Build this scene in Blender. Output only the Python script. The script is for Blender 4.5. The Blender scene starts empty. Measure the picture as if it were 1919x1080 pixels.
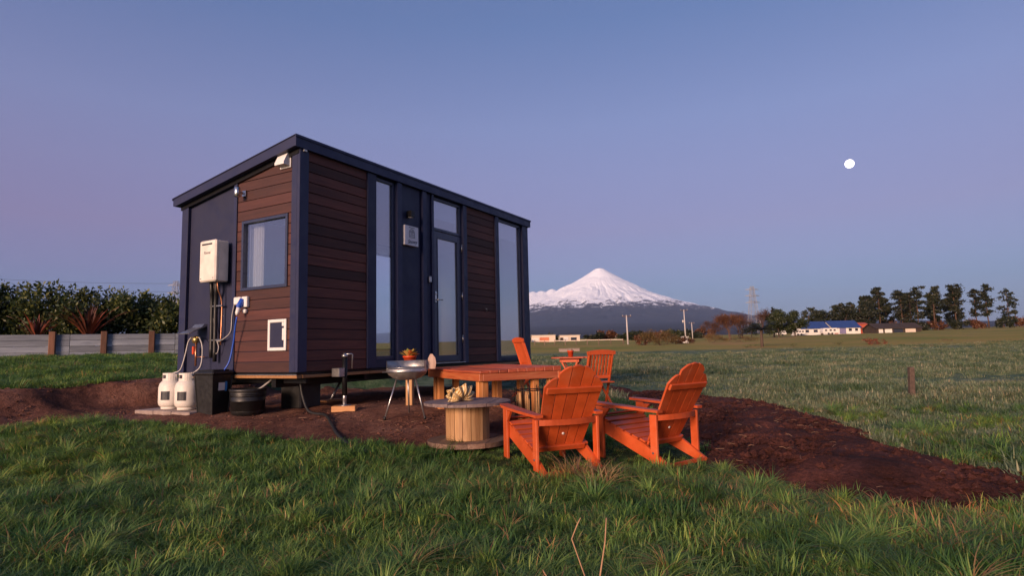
import bpy, bmesh, math, random
import numpy as np
from mathutils import Vector, Matrix, noise
rad = math.radians
random.seed(7)
scene = bpy.context.scene
COL = scene.collection

# ------------------------------------------------------------------ camera
CAMX, CAMY, CAMZ = -5.148, -5.944, 1.025
cam_d = bpy.data.cameras.new('camera'); cam = bpy.data.objects.new('camera', cam_d); COL.objects.link(cam)
cam_d.sensor_width = 36.0; cam_d.lens = 36.0 * 1126.9 / 1919.0
cam_d.clip_start = 0.05; cam_d.clip_end = 120000
r_ = Vector((0.49341483, -0.86949708, -0.02272963)); u_ = Vector((-0.07675659, -0.06955768, 0.99462061)); f_ = Vector((0.86640074, 0.48901591, 0.10106042))
cam.matrix_world = Matrix(((r_.x, u_.x, -f_.x, CAMX), (r_.y, u_.y, -f_.y, CAMY), (r_.z, u_.z, -f_.z, CAMZ), (0, 0, 0, 1)))
scene.camera = cam

# ------------------------------------------------------------------ sky, sun, exposure (dawn: full moon setting opposite a sun that is just up)
SUN_EL, SUN_AZ = 11.5, 177.5            # azimuth counter-clockwise from +X
world = bpy.data.worlds.new('World'); scene.world = world; world.use_nodes = True
nt = world.node_tree; nt.nodes.clear()
def N(tree, t, **k):
    n = tree.nodes.new(t)
    for a, v in k.items(): setattr(n, a, v)
    return n
out = N(nt, 'ShaderNodeOutputWorld'); bg = N(nt, 'ShaderNodeBackground')
sky = N(nt, 'ShaderNodeTexSky', sky_type='NISHITA', sun_disc=False)
sky.sun_elevation = rad(SUN_EL); sky.sun_rotation = rad(90 - SUN_AZ); sky.altitude = 200; sky.air_density = 1.0; sky.dust_density = 1.2; sky.ozone_density = 3.0
bg.inputs['Strength'].default_value = 0.05
nt.links.new(sky.outputs['Color'], bg.inputs['Color'])
# twilight arch: blue overhead, a lavender-pink belt low down, blue-grey at the very horizon, the same all round
tc = N(nt, 'ShaderNodeTexCoord'); sep = N(nt, 'ShaderNodeSeparateXYZ'); nt.links.new(tc.outputs['Generated'], sep.inputs[0])
mr_ = N(nt, 'ShaderNodeMapRange'); mr_.inputs[1].default_value = -0.05; mr_.inputs[2].default_value = 0.95; nt.links.new(sep.outputs['Z'], mr_.inputs[0])
arch = N(nt, 'ShaderNodeValToRGB'); cr = arch.color_ramp
SKY = [(0.0, (0.0, 0.0, 0.10)), (0.08, (0.0, 0.0, 0.10)), (0.135, (0.012, 0.0, 0.105)), (0.18, (0.072, 0.012, 0.108)), (0.24, (0.118, 0.032, 0.105)), (0.32, (0.120, 0.070, 0.155)), (0.40, (0.110, 0.094, 0.192)), (0.54, (0.056, 0.072, 0.172)), (0.70, (0.038, 0.055, 0.14)), (1.0, (0.03, 0.05, 0.13))]
while len(cr.elements) < len(SKY): cr.elements.new(0.5)
for e, (p_, c_) in zip(cr.elements, SKY): e.position = p_; e.color = (*c_, 1)
nt.links.new(mr_.outputs[0], arch.inputs[0])
bg2 = N(nt, 'ShaderNodeBackground'); bg2.inputs['Strength'].default_value = 0.90; nt.links.new(arch.outputs[0], bg2.inputs['Color'])
addw = N(nt, 'ShaderNodeAddShader'); nt.links.new(bg.outputs[0], addw.inputs[0]); nt.links.new(bg2.outputs[0], addw.inputs[1]); nt.links.new(addw.outputs[0], out.inputs['Surface'])
sun_d = bpy.data.lights.new('sun', 'SUN'); sun = bpy.data.objects.new('sun', sun_d); COL.objects.link(sun)
sun_d.energy = 5.0; sun_d.angle = rad(20); sun_d.color = (1.0, 0.66, 0.47)
sd = Vector((math.cos(rad(SUN_EL)) * math.cos(rad(SUN_AZ)), math.cos(rad(SUN_EL)) * math.sin(rad(SUN_AZ)), math.sin(rad(SUN_EL))))
sun.rotation_euler = sd.to_track_quat('Z', 'Y').to_euler(); sun.location = sd * 60
scene.view_settings.view_transform = 'Standard'; scene.view_settings.look = 'None'
scene.view_settings.gamma = 1.0; scene.view_settings.exposure = 0.62; scene.view_settings.use_curve_mapping = False
scene.render.resolution_x = 1024; scene.render.resolution_y = 577

# ------------------------------------------------------------------ tagging
def tag(o, label=None, cat=None, group=None, kind=None):
    if label: o['label'] = label
    if cat: o['category'] = cat
    if group: o['group'] = group
    if kind: o['kind'] = kind
    return o
def empty(name, loc=(0, 0, 0), rz=0.0, label=None, cat=None, group=None):
    o = bpy.data.objects.new(name, None); COL.objects.link(o); o.empty_display_size = 0.1
    o.location = loc; o.rotation_euler = (0, 0, rz)
    return tag(o, label, cat, group)
def copy_tree(o, parent=None):
    c = o.copy(); COL.objects.link(c); c.parent = parent
    for ch in list(o.children): copy_tree(ch, c)
    return c

# ------------------------------------------------------------------ mesh builder
class MB:
    def __init__(s): s.v = []; s.f = []; s.m = []; s.sm = []; s.mi = 0; s.smooth = False
    def add(s, vs, fs):
        o = len(s.v); s.v += [tuple(v) for v in vs]
        for f in fs: s.f.append(tuple(i + o for i in f)); s.m.append(s.mi); s.sm.append(s.smooth)
        return s
    def box(s, x0, x1, y0, y1, z0, z1, c=0.0, M=None):
        if c <= 0:
            vs = [(x, y, z) for x in (x0, x1) for y in (y0, y1) for z in (z0, z1)]
            fs = [(0, 1, 3, 2), (4, 6, 7, 5), (0, 4, 5, 1), (2, 3, 7, 6), (0, 2, 6, 4), (1, 5, 7, 3)]
        else:
            vs = []; idx = {}
            X = (x0, x1); Y = (y0, y1); Z = (z0, z1); d = (1, -1)
            for i in (0, 1):
                for j in (0, 1):
                    for k in (0, 1):
                        for a in range(3):
                            p = [X[i] + (c * d[i] if a != 0 else 0), Y[j] + (c * d[j] if a != 1 else 0), Z[k] + (c * d[k] if a != 2 else 0)]
                            idx[i, j, k, a] = len(vs); vs.append(p)
            fs = []
            for i in (0, 1): fs.append([idx[i, 0, 0, 0], idx[i, 1, 0, 0], idx[i, 1, 1, 0], idx[i, 0, 1, 0]])
            for j in (0, 1): fs.append([idx[0, j, 0, 1], idx[1, j, 0, 1], idx[1, j, 1, 1], idx[0, j, 1, 1]])
            for k in (0, 1): fs.append([idx[0, 0, k, 2], idx[1, 0, k, 2], idx[1, 1, k, 2], idx[0, 1, k, 2]])
            for i in (0, 1):
                for j in (0, 1):
                    fs.append([idx[i, j, 0, 0], idx[i, j, 1, 0], idx[i, j, 1, 1], idx[i, j, 0, 1]])
                    fs.append([idx[i, 0, j, 0], idx[i, 1, j, 0], idx[i, 1, j, 2], idx[i, 0, j, 2]])
                    fs.append([idx[0, i, j, 1], idx[1, i, j, 1], idx[1, i, j, 2], idx[0, i, j, 2]])
                    for k in (0, 1): fs.append([idx[i, j, k, 0], idx[i, j, k, 1], idx[i, j, k, 2]])
        if M is not None: vs = [tuple(M @ Vector(v)) for v in vs]
        return s.add(vs, fs)
    def beam(s, a, b, w, t, up=(0, 0, 1), c=0.0):      # bar from a to b, w across, t along up
        a = Vector(a); b = Vector(b); z = (b - a); L = z.length; z.normalize(); u = Vector(up); x = u.cross(z)
        if x.length < 1e-5: x = Vector((1, 0, 0))
        x.normalize(); y = z.cross(x)
        M = Matrix(((x.x, y.x, z.x, a.x), (x.y, y.y, z.y, a.y), (x.z, y.z, z.z, a.z), (0, 0, 0, 1)))
        return s.box(-w / 2, w / 2, -t / 2, t / 2, 0, L, c, M)
    def prism(s, poly, axis, a0, a1):                  # 2-D polygon extruded along an axis ('x','y','z')
        def P(u, v, w): return {'x': (w, u, v), 'y': (u, w, v), 'z': (u, v, w)}[axis]
        n = len(poly); vs = [P(u, v, a0) for u, v in poly] + [P(u, v, a1) for u, v in poly]
        fs = [tuple(range(n)), tuple(range(2 * n - 1, n - 1, -1))] + [(i, i + n, (i + 1) % n + n, (i + 1) % n) for i in range(n)]
        return s.add(vs, fs)
    def lathe(s, prof, n=20, c=(0, 0, 0), M=None):
        vs = []; fs = []
        for r, z in prof:
            for i in range(n):
                a = 2 * math.pi * i / n; vs.append((c[0] + r * math.cos(a), c[1] + r * math.sin(a), c[2] + z))
        for k in range(len(prof) - 1):
            for i in range(n): fs.append((k * n + i, k * n + (i + 1) % n, (k + 1) * n + (i + 1) % n, (k + 1) * n + i))
        if prof[0][0] > 1e-6: fs.append(tuple(range(n - 1, -1, -1)))
        if prof[-1][0] > 1e-6: fs.append(tuple((len(prof) - 1) * n + i for i in range(n)))
        if M is not None: vs = [tuple(M @ Vector(v)) for v in vs]
        return s.add(vs, fs)
    def tube(s, pts, r, n=6, r1=None):
        pts = [Vector(p) for p in pts]; m = len(pts); vs = []; fs = []
        for k, p in enumerate(pts):
            t = (pts[min(k + 1, m - 1)] - pts[max(k - 1, 0)]).normalized()
            x = t.cross(Vector((0.13, 0.21, 1)));
            if x.length < 1e-3: x = t.cross(Vector((1, 0, 0)))
            x.normalize(); y = t.cross(x); rr = r if r1 is None else r + (r1 - r) * k / (m - 1)
            for i in range(n):
                a = 2 * math.pi * i / n; vs.append(p + x * rr * math.cos(a) + y * rr * math.sin(a))
        for k in range(m - 1):
            for i in range(n): fs.append((k * n + i, k * n + (i + 1) % n, (k + 1) * n + (i + 1) % n, (k + 1) * n + i))
        fs.append(tuple(range(n - 1, -1, -1))); fs.append(tuple((m - 1) * n + i for i in range(n)))
        return s.add(vs, fs)
    def build(s, name, mats, parent=None, smooth=None, loc=None):
        me = bpy.data.meshes.new(name); me.from_pydata(s.v, [], s.f)
        mats = mats if isinstance(mats, (list, tuple)) else [mats]
        for m in mats: me.materials.append(m)
        me.polygons.foreach_set('material_index', s.m)
        me.polygons.foreach_set('use_smooth', s.sm if smooth is None else [smooth] * len(s.f))
        bm = bmesh.new(); bm.from_mesh(me); bmesh.ops.recalc_face_normals(bm, faces=bm.faces); bm.to_mesh(me); bm.free()
        o = bpy.data.objects.new(name, me); COL.objects.link(o)
        if parent: o.parent = parent
        if loc: o.location = loc
        return o
def spline(pts, n=8):                                  # Catmull-Rom through pts
    P = [Vector(p) for p in pts]; P = [P[0] * 2 - P[1]] + P + [P[-1] * 2 - P[-2]]; o = []
    for i in range(1, len(P) - 2):
        for k in range(n):
            t = k / n; a, b, c, d = P[i - 1:i + 3]
            o.append(0.5 * ((2 * b) + (c - a) * t + (2 * a - 5 * b + 4 * c - d) * t * t + (3 * b - a - 3 * c + d) * t ** 3))
    o.append(P[-2]); return o

# ------------------------------------------------------------------ materials
def newmat(name):
    m = bpy.data.materials.new(name); m.use_nodes = True; t = m.node_tree
    return m, t, t.nodes['Principled BSDF']
def rgb(t, c): n = N(t, 'ShaderNodeRGB'); n.outputs[0].default_value = (*c, 1); return n.outputs[0]
def mixc(t, f, a, b, mode='MIX'):
    n = N(t, 'ShaderNodeMix', data_type='RGBA', blend_type=mode)
    for k, s in ((0, f), (6, a), (7, b)):
        if isinstance(s, (int, float)): n.inputs[k].default_value = s
        elif isinstance(s, tuple): n.inputs[k].default_value = (*s, 1)
        else: t.links.new(s, n.inputs[k])
    return n.outputs[2]
def ramp(t, s, pts, interp='LINEAR'):
    n = N(t, 'ShaderNodeValToRGB'); cr = n.color_ramp; cr.interpolation = interp
    while len(cr.elements) < len(pts): cr.elements.new(0.5)
    for e, (p, c) in zip(cr.elements, pts): e.position = p; e.color = (*c, 1) if isinstance(c, tuple) else (c, c, c, 1)
    t.links.new(s, n.inputs[0]); return n.outputs[0]
def coords(t, scale=(1, 1, 1), kind='Object', rot=(0, 0, 0)):
    c = N(t, 'ShaderNodeTexCoord'); m = N(t, 'ShaderNodeMapping'); m.inputs['Scale'].default_value = scale; m.inputs['Rotation'].default_value = rot
    t.links.new(c.outputs[kind], m.inputs[0]); return m.outputs[0]
def tnoise(t, vec, scale, detail=4, rough=0.55, dist=0.0):
    n = N(t, 'ShaderNodeTexNoise'); n.inputs['Scale'].default_value = scale; n.inputs['Detail'].default_value = detail; n.inputs['Roughness'].default_value = rough; n.inputs['Distortion'].default_value = dist
    if vec is not None: t.links.new(vec, n.inputs['Vector'])
    return n.outputs['Fac']
def bump(t, b, h, s=0.3, d=0.01):
    n = N(t, 'ShaderNodeBump'); n.inputs['Strength'].default_value = s; n.inputs['Distance'].default_value = d
    t.links.new(h, n.inputs['Height']); t.links.new(n.outputs[0], b.inputs['Normal'])
def plain(name, c, rough=0.5, metal=0.0, var=0.12, scale=9, bmp=0.0, coat=0.0):
    m, t, b = newmat(name); v = coords(t); f = tnoise(t, v, scale, 5)
    lo = tuple(x * (1 - var) for x in c); hi = tuple(min(1, x * (1 + var)) for x in c)
    t.links.new(ramp(t, f, [(0.3, lo), (0.7, hi)]), b.inputs['Base Color'])
    f2 = tnoise(t, v, scale * 3, 3); r = ramp(t, f2, [(0.3, max(0, rough - 0.08)), (0.7, min(1, rough + 0.1))]); t.links.new(r, b.inputs['Roughness'])
    b.inputs['Metallic'].default_value = metal
    if coat: b.inputs['Coat Weight'].default_value = coat; b.inputs['Coat Roughness'].default_value = 0.2
    if bmp: bump(t, b, f2, bmp, 0.004)
    return m
def wood(name, cols, axis='x', rough=0.6, stretch=14, scale=3.0, bmp=0.25, knots=True, per=0.35, coat=0.0):
    # grain runs along `axis`; every piece has its own tone
    m, t, b = newmat(name); sc = {'x': (1, stretch, stretch), 'y': (stretch, 1, stretch), 'z': (stretch, stretch, 1)}[axis]
    oi = N(t, 'ShaderNodeObjectInfo'); v = coords(t, sc)
    av = N(t, 'ShaderNodeVectorMath', operation='ADD'); sc2 = N(t, 'ShaderNodeVectorMath', operation='SCALE'); sc2.inputs['Scale'].default_value = 37.0
    cb = N(t, 'ShaderNodeCombineXYZ'); [t.links.new(oi.outputs['Random'], cb.inputs[i]) for i in range(3)]
    t.links.new(cb.outputs[0], sc2.inputs[0]); t.links.new(v, av.inputs[0]); t.links.new(sc2.outputs[0], av.inputs[1]); v = av.outputs[0]
    g = tnoise(t, v, scale, 8, 0.62, 0.6); g2 = tnoise(t, v, scale * 0.3, 3)
    c = ramp(t, g, [(0.28, cols[0]), (0.5, cols[1]), (0.72, cols[2])])
    pr = ramp(t, oi.outputs['Random'], [(0, 1 - per), (1, 1 + per * 0.5)])
    c = mixc(t, 1.0, c, pr, 'MULTIPLY'); g3 = ramp(t, g2, [(0.3, 0.8), (0.7, 1.1)]); c = mixc(t, 1.0, c, g3, 'MULTIPLY')
    t.links.new(c, b.inputs['Base Color']); b.inputs['Roughness'].default_value = rough
    if coat: b.inputs['Coat Weight'].default_value = coat; b.inputs['Coat Roughness'].default_value = 0.25
    bump(t, b, g, bmp, 0.003); return m
def leafmat(name, lo, mid, hi, rough=0.5, trans=0.25, attr=True):
    m, t, b = newmat(name); oi = N(t, 'ShaderNodeObjectInfo'); at = N(t, 'ShaderNodeAttribute', attribute_name='tone')
    c = ramp(t, at.outputs['Fac'], [(0.0, lo), (0.5, mid), (1.0, hi)]); pr = ramp(t, oi.outputs['Random'], [(0, 0.75), (1, 1.2)])
    c = mixc(t, 1.0, c, pr, 'MULTIPLY'); t.links.new(c, b.inputs['Base Color']); b.inputs['Roughness'].default_value = rough
    tr = N(t, 'ShaderNodeBsdfTranslucent'); t.links.new(c, tr.inputs[0]); mx = N(t, 'ShaderNodeMixShader'); mx.inputs[0].default_value = trans
    o = t.nodes['Material Output']; t.links.new(b.outputs[0], mx.inputs[1]); t.links.new(tr.outputs[0], mx.inputs[2]); t.links.new(mx.outputs[0], o.inputs['Surface'])
    return m
def glassmat(name, tint=(0.90, 0.93, 0.95), base=0.10, gain=4.0):
    m = bpy.data.materials.new(name); m.use_nodes = True; t = m.node_tree; t.nodes.clear()
    o = N(t, 'ShaderNodeOutputMaterial'); ge = N(t, 'ShaderNodeNewGeometry'); dt = N(t, 'ShaderNodeVectorMath', operation='DOT_PRODUCT'); t.links.new(ge.outputs['Normal'], dt.inputs[0]); t.links.new(ge.outputs['Incoming'], dt.inputs[1])
    ab = N(t, 'ShaderNodeMath', operation='ABSOLUTE'); t.links.new(dt.outputs['Value'], ab.inputs[0]); om = N(t, 'ShaderNodeMath', operation='SUBTRACT'); om.inputs[0].default_value = 1.0; t.links.new(ab.outputs[0], om.inputs[1])
    p5 = N(t, 'ShaderNodeMath', operation='POWER'); t.links.new(om.outputs[0], p5.inputs[0]); p5.inputs[1].default_value = 5.0; fr = N(t, 'ShaderNodeMath', operation='MULTIPLY_ADD'); t.links.new(p5.outputs[0], fr.inputs[0]); fr.inputs[1].default_value = .96; fr.inputs[2].default_value = .04
    ma = N(t, 'ShaderNodeMath', operation='MULTIPLY_ADD', use_clamp=True); ma.inputs[1].default_value = gain; ma.inputs[2].default_value = base
    t.links.new(fr.outputs[0], ma.inputs[0]); gl = N(t, 'ShaderNodeBsdfGlossy'); gl.inputs['Roughness'].default_value = 0.01; gl.inputs[0].default_value = (0.95, 0.96, 1, 1)
    tr = N(t, 'ShaderNodeBsdfTransparent'); tr.inputs[0].default_value = (*tint, 1); mx = N(t, 'ShaderNodeMixShader')
    t.links.new(ma.outputs[0], mx.inputs[0]); t.links.new(tr.outputs[0], mx.inputs[1]); t.links.new(gl.outputs[0], mx.inputs[2]); t.links.new(mx.outputs[0], o.inputs[0]); return m

M_NAVY = plain('navy_steel', (0.014, 0.018, 0.060), 0.5, 0.0, 0.08, 2.5, 0.04, 0.0)
M_NAVYP = plain('navy_panel', (0.012, 0.015, 0.048), 0.55, 0.0, 0.06, 1.5, 0.03)
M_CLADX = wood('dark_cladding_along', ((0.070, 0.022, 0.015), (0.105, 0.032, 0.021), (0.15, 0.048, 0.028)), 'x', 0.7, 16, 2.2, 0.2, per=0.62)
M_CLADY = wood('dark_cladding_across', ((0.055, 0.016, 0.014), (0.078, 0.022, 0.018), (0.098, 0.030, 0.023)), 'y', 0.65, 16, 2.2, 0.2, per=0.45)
M_FRAME = plain('window_frame_navy', (0.03, 0.038, 0.08), 0.35, 0.0, 0.06, 4, 0.0, 0.2)
M_BLACK = plain('black_plastic', (0.012, 0.012, 0.013), 0.45, 0.0, 0.2, 6, 0.05)
M_BLKMET = plain('black_metal', (0.014, 0.014, 0.016), 0.4, 0.5, 0.2, 20, 0.05)
M_WHITE = plain('cream_enamel', (0.72, 0.67, 0.60), 0.5, 0, 0.14, 7, 0.03)
M_WPLAST = plain('white_plastic', (0.74, 0.72, 0.70), 0.45, 0, 0.05, 8)
M_INT = plain('interior_white', (0.85, 0.82, 0.79), 0.6, 0, 0.03, 2)
M_FLOORW = wood('interior_floor', ((0.22, 0.15, 0.10), (0.3, 0.2, 0.13), (0.36, 0.26, 0.17)), 'x')
M_GLASS = glassmat('pane_glass'); M_CLEAR = glassmat('clear_glass', (.96, .97, .98), .0, 1.2)
M_STEEL = plain('galvanised_steel', (0.45, 0.45, 0.46), 0.35, 0.9, 0.15, 25, 0.05)
M_CHROME = plain('brushed_steel', (0.6, 0.59, 0.58), 0.25, 1.0, 0.08, 30)
M_COPPER = plain('copper_pipe', (0.55, 0.25, 0.14), 0.35, 0.9, 0.2, 15)
M_BRASS = plain('brass', (0.5, 0.36, 0.14), 0.35, 0.9, 0.15, 15)
M_HOSE = plain('braided_hose', (0.42, 0.40, 0.38), 0.5, 0.2, 0.15, 60, 0.1)
M_BLUE = plain('blue_plastic', (0.02, 0.09, 0.5), 0.4, 0, 0.08, 8)
def painted(name, c):
    m, t, b = newmat(name); oi = N(t, 'ShaderNodeObjectInfo'); v = coords(t); n1 = tnoise(t, v, 5, 6, .65); n2 = tnoise(t, coords(t, (18, 18, 60)), 2.0, 5, .6); n3 = tnoise(t, v, 38, 4, .7)
    c1 = ramp(t, n1, [(.28, tuple(x * .74 for x in c)), (.55, c), (.75, (c[0] * 1.04, c[1] * 1.5, c[2] * 2.6))]); pr = ramp(t, oi.outputs['Random'], [(0, .80), (1, 1.06)]); c1 = mixc(t, 1.0, c1, pr, 'MULTIPLY')
    wear = ramp(t, n3, [(.66, 0.0), (.74, .55)]); c1 = mixc(t, wear, c1, (c[0] * .45, c[1] * .6, c[2] * 1.6)); t.links.new(c1, b.inputs['Base Color']); r = ramp(t, n1, [(.3, .42), (.7, .62)]); t.links.new(r, b.inputs['Roughness'])
    bump(t, b, n2, .35, .003); return m
M_ORANGE = painted('orange_paint', (0.56, 0.088, 0.018))
M_ORANGEP = plain('orange_pot_plastic', (0.6, 0.07, 0.02), 0.4, 0, 0.08, 9)
M_TIMBER = wood('bright_pine', ((0.36, 0.17, 0.06), (0.5, 0.26, 0.1), (0.6, 0.34, 0.15)), 'z', 0.6, 12, 3)
M_TIMBERX = wood('bright_pine_along', ((0.36, 0.16, 0.06), (0.5, 0.24, 0.09), (0.58, 0.32, 0.14)), 'x', 0.6, 12, 3)
M_STAIN = wood('red_stained_deck', ((0.30, 0.055, 0.025), (0.42, 0.085, 0.035), (0.5, 0.13, 0.05)), 'x', 0.5, 12, 2.5)
M_STAINS = wood('red_stained_skirt', ((0.40, 0.07, 0.022), (0.55, 0.13, 0.04), (0.62, 0.22, 0.08)), 'x', 0.5, 10, 2.5)
M_OLDWOOD = wood('weathered_wood', ((0.13, 0.08, 0.055), (0.2, 0.12, 0.085), (0.28, 0.19, 0.14)), 'x', 0.8, 10, 3)
M_SPOOLTOP = wood('spool_top_wood', ((0.10, 0.075, 0.08), (0.17, 0.125, 0.12), (0.25, 0.18, 0.16)), 'x', 0.8, 10, 3)
M_DRUM = wood('spool_drum_wood', ((0.33, 0.17, 0.075), (0.47, 0.26, 0.115), (0.58, 0.36, 0.18)), 'z', 0.65, 12, 3)
M_BARK = plain('bark', (0.09, 0.06, 0.045), 0.9, 0, 0.35, 14, 0.5)
M_CONC = plain('concrete_paver', (0.3, 0.23, 0.2), 0.9, 0, 0.18, 12, 0.3)
M_RUBBER = plain('cable_rubber', (0.012, 0.012, 0.013), 0.6, 0, 0.2, 12)
M_BLIND = plain('roller_blind', (0.72, 0.69, 0.66), 0.8, 0, 0.03, 3)
M_CURT = plain('curtain_cloth', (0.7, 0.68, 0.66), 0.9, 0, 0.04, 4)

# ------------------------------------------------------------------ terrain
YAW = rad(29.4413); F2 = (math.cos(YAW), math.sin(YAW)); R2 = (math.sin(YAW), -math.cos(YAW))
def LD(x, y): dx = x - CAMX; dy = y - CAMY; return dx * R2[0] + dy * R2[1], dx * F2[0] + dy * F2[1]
def WXY(lat, d): return CAMX + lat * R2[0] + d * F2[0], CAMY + lat * R2[1] + d * F2[1]
def ss(a, b, x): t = np.clip((x - a) / (b - a), 0, 1); return t * t * (3 - 2 * t)
def wob(x, y): return 0.5 * np.sin(0.9 * x + 1.7 * np.sin(0.53 * y)) + 0.3 * np.sin(2.1 * y + 1.1 * x + 0.6) + 0.2 * np.sin(4.3 * x - 2.9 * y)
def gz(x, y):
    x = np.asarray(x, float); y = np.asarray(y, float); lat, d = LD(x, y)
    z = 0.26 * ss(4.6, 8.2, d) * (1 - ss(0.1, 1.7, lat)) * (1 - ss(-0.05, 0.3, lat) * (1 - ss(5.7, 6.6, d))) * (1 - ss(20, 60, d))
    yb = y + 0.22 * np.sin(1.3 * x + 0.5) + 0.12 * np.sin(3.7 * x)
    z = z + (0.36 * ss(3.45, 4.05, yb) + 0.40 * ss(4, 11, yb)) * (1 - ss(7, 12, x)) * (1 - ss(30, 60, d))
    r = np.hypot(x - CAMX, y - CAMY)
    far = np.interp(r, [0, 50, 66, 80, 110, 160, 240, 310, 480, 800, 3000, 9000, 60000], [0, 0, 0.15, 0.55, 1.3, 2.4, 3.6, 4.9, 8, 12, 38, 90, 90])
    amp = 0.018 + 0.05 * ss(7, 16, d) + 0.05 * ss(20, 60, d)
    near = wob(x * 0.9, y * 0.9) * amp + 0.012 * wob(3.3 * x, 3.1 * y)
    return z + far + near * (1 - ss(200, 600, r))
def gzs(x, y): return float(gz(x, y))

def meshobj(name, verts, faces, mat, smooth=True, parent=None):
    me = bpy.data.meshes.new(name); me.from_pydata(verts, [], faces); me.materials.append(mat)
    me.polygons.foreach_set('use_smooth', [smooth] * len(faces))
    o = bpy.data.objects.new(name, me); COL.objects.link(o)
    if parent: o.parent = parent
    return o
def gridfaces(nr, na, wrap):
    m = na if wrap else na - 1
    i, j = np.meshgrid(np.arange(nr - 1), np.arange(m), indexing='ij'); j2 = (j + 1) % na
    return np.stack([i * na + j, i * na + j2, (i + 1) * na + j2, (i + 1) * na + j], -1).reshape(-1, 4)

# ground sheet: rings round the camera out past the horizon
def ground_mat():
    m, t, b = newmat('ground_turf'); v = coords(t); g = N(t, 'ShaderNodeNewGeometry')
    dist = N(t, 'ShaderNodeVectorMath', operation='DISTANCE'); t.links.new(g.outputs['Position'], dist.inputs[0]); dist.inputs[1].default_value = (CAMX, CAMY, 0)
    n1 = tnoise(t, v, 5.0, 6, 0.65); n2 = tnoise(t, v, 0.55, 5, 0.6); n3 = tnoise(t, coords(t, (0.035, 0.06, 1)), 1.0, 4, 0.6); n4 = tnoise(t, v, 22.0, 4, 0.7)
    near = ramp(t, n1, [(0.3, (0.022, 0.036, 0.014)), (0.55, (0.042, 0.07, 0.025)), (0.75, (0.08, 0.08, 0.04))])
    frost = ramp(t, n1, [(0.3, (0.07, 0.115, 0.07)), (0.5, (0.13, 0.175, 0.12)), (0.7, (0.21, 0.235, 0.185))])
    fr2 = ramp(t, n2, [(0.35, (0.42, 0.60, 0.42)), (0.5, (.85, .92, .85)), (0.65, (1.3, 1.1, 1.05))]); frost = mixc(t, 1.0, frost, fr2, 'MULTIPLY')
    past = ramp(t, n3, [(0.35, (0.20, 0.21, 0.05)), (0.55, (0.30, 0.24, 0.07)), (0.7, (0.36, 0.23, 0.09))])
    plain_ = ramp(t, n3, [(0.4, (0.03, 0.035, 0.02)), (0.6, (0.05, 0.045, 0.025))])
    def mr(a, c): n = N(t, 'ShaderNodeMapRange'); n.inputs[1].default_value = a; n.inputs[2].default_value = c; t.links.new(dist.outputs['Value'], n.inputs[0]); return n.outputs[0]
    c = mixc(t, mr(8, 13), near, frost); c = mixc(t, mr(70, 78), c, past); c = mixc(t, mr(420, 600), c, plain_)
    t.links.new(c, b.inputs['Base Color']); b.inputs['Roughness'].default_value = 0.95; b.inputs['Specular IOR Level'].default_value = 0.1
    ad = N(t, 'ShaderNodeMath', operation='ADD'); t.links.new(n1, ad.inputs[0]); t.links.new(n4, ad.inputs[1]); bump(t, b, ad.outputs[0], 0.9, 0.05); return m
# bare soil: the levelled pad round the house with its cut bank, and the dug bed on the right
def sdist(poly, x, y):                                   # signed distance, positive inside
    P = np.array(poly, float); Q = np.roll(P, -1, 0); d = np.full(np.shape(x), 1e9); ins = np.zeros(np.shape(x), bool)
    for (ax, ay), (bx, by) in zip(P, Q):
        ex, ey = bx - ax, by - ay; t = np.clip(((x - ax) * ex + (y - ay) * ey) / (ex * ex + ey * ey), 0, 1)
        d = np.minimum(d, np.hypot(x - ax - t * ex, y - ay - t * ey))
        c = ((ay > y) != (by > y)) & (x < ex * (y - ay) / (ey + 1e-12) + ax); ins ^= c
    return np.where(ins, d, -d)
PAD = [WXY(*q) for q in [(-6.7, 7.25), (-5.07, 7.6), (-3.97, 7.17), (-2.6, 6.42), (-1.62, 6.08), (-0.96, 5.93), (-0.1, 5.95), (0.25, 6.6), (0.35, 8), (0.2, 9.5), (0.1, 11.5), (-1.2, 13.2), (-3.0, 13.6)]] + [(2.5, 4.05), (-0.6, 4.2), (-3.6, 4.5)]
BED = [(9.4, -0.5), (7.2, -3.0), (5.5, -4.85), (3.0, -5.9), (1.0, -6.5), (0.55, -7.0), (-0.25, -6.9), (-0.9, -6.3), (-0.62, -5.68), (-0.28, -5.18), (1.30, -4.42), (3.9, -3.2), (6.6, -1.85)]
def pad_s(x, y): return sdist(PAD, x, y) + 0.10 * wob(2.3 * x, 2.3 * y)
def bed_s(x, y): return sdist(BED, x, y) + 0.10 * wob(2.6 * x + 1, 2.6 * y)
rings = np.concatenate([np.linspace(0.6, 14, 110), np.geomspace(14.3, 110, 90)[0:], np.geomspace(114, 32000, 66)]); NA = 720
aa = np.linspace(0, 2 * np.pi, NA, endpoint=False)
gx = CAMX + rings[:, None] * np.cos(aa); gy = CAMY + rings[:, None] * np.sin(aa); gzz = gz(gx, gy)
near_ = rings < 22; gzz[near_] -= 0.10 * ss(0.10, 0.40, np.maximum(pad_s(gx[near_], gy[near_]), bed_s(gx[near_], gy[near_])))
gv = np.stack([gx, gy, gzz], -1).reshape(-1, 3); gf = gridfaces(len(rings), NA, True)
gv = np.vstack([gv, [[CAMX, CAMY, gzs(CAMX, CAMY)]]]); cap = [(j, (j + 1) % NA, len(gv) - 1) for j in range(NA)]
ground = meshobj('ground', gv.tolist(), gf.tolist() + cap, ground_mat()); tag(ground, 'grass covered ground running out to the far plain', kind='structure')

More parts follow.
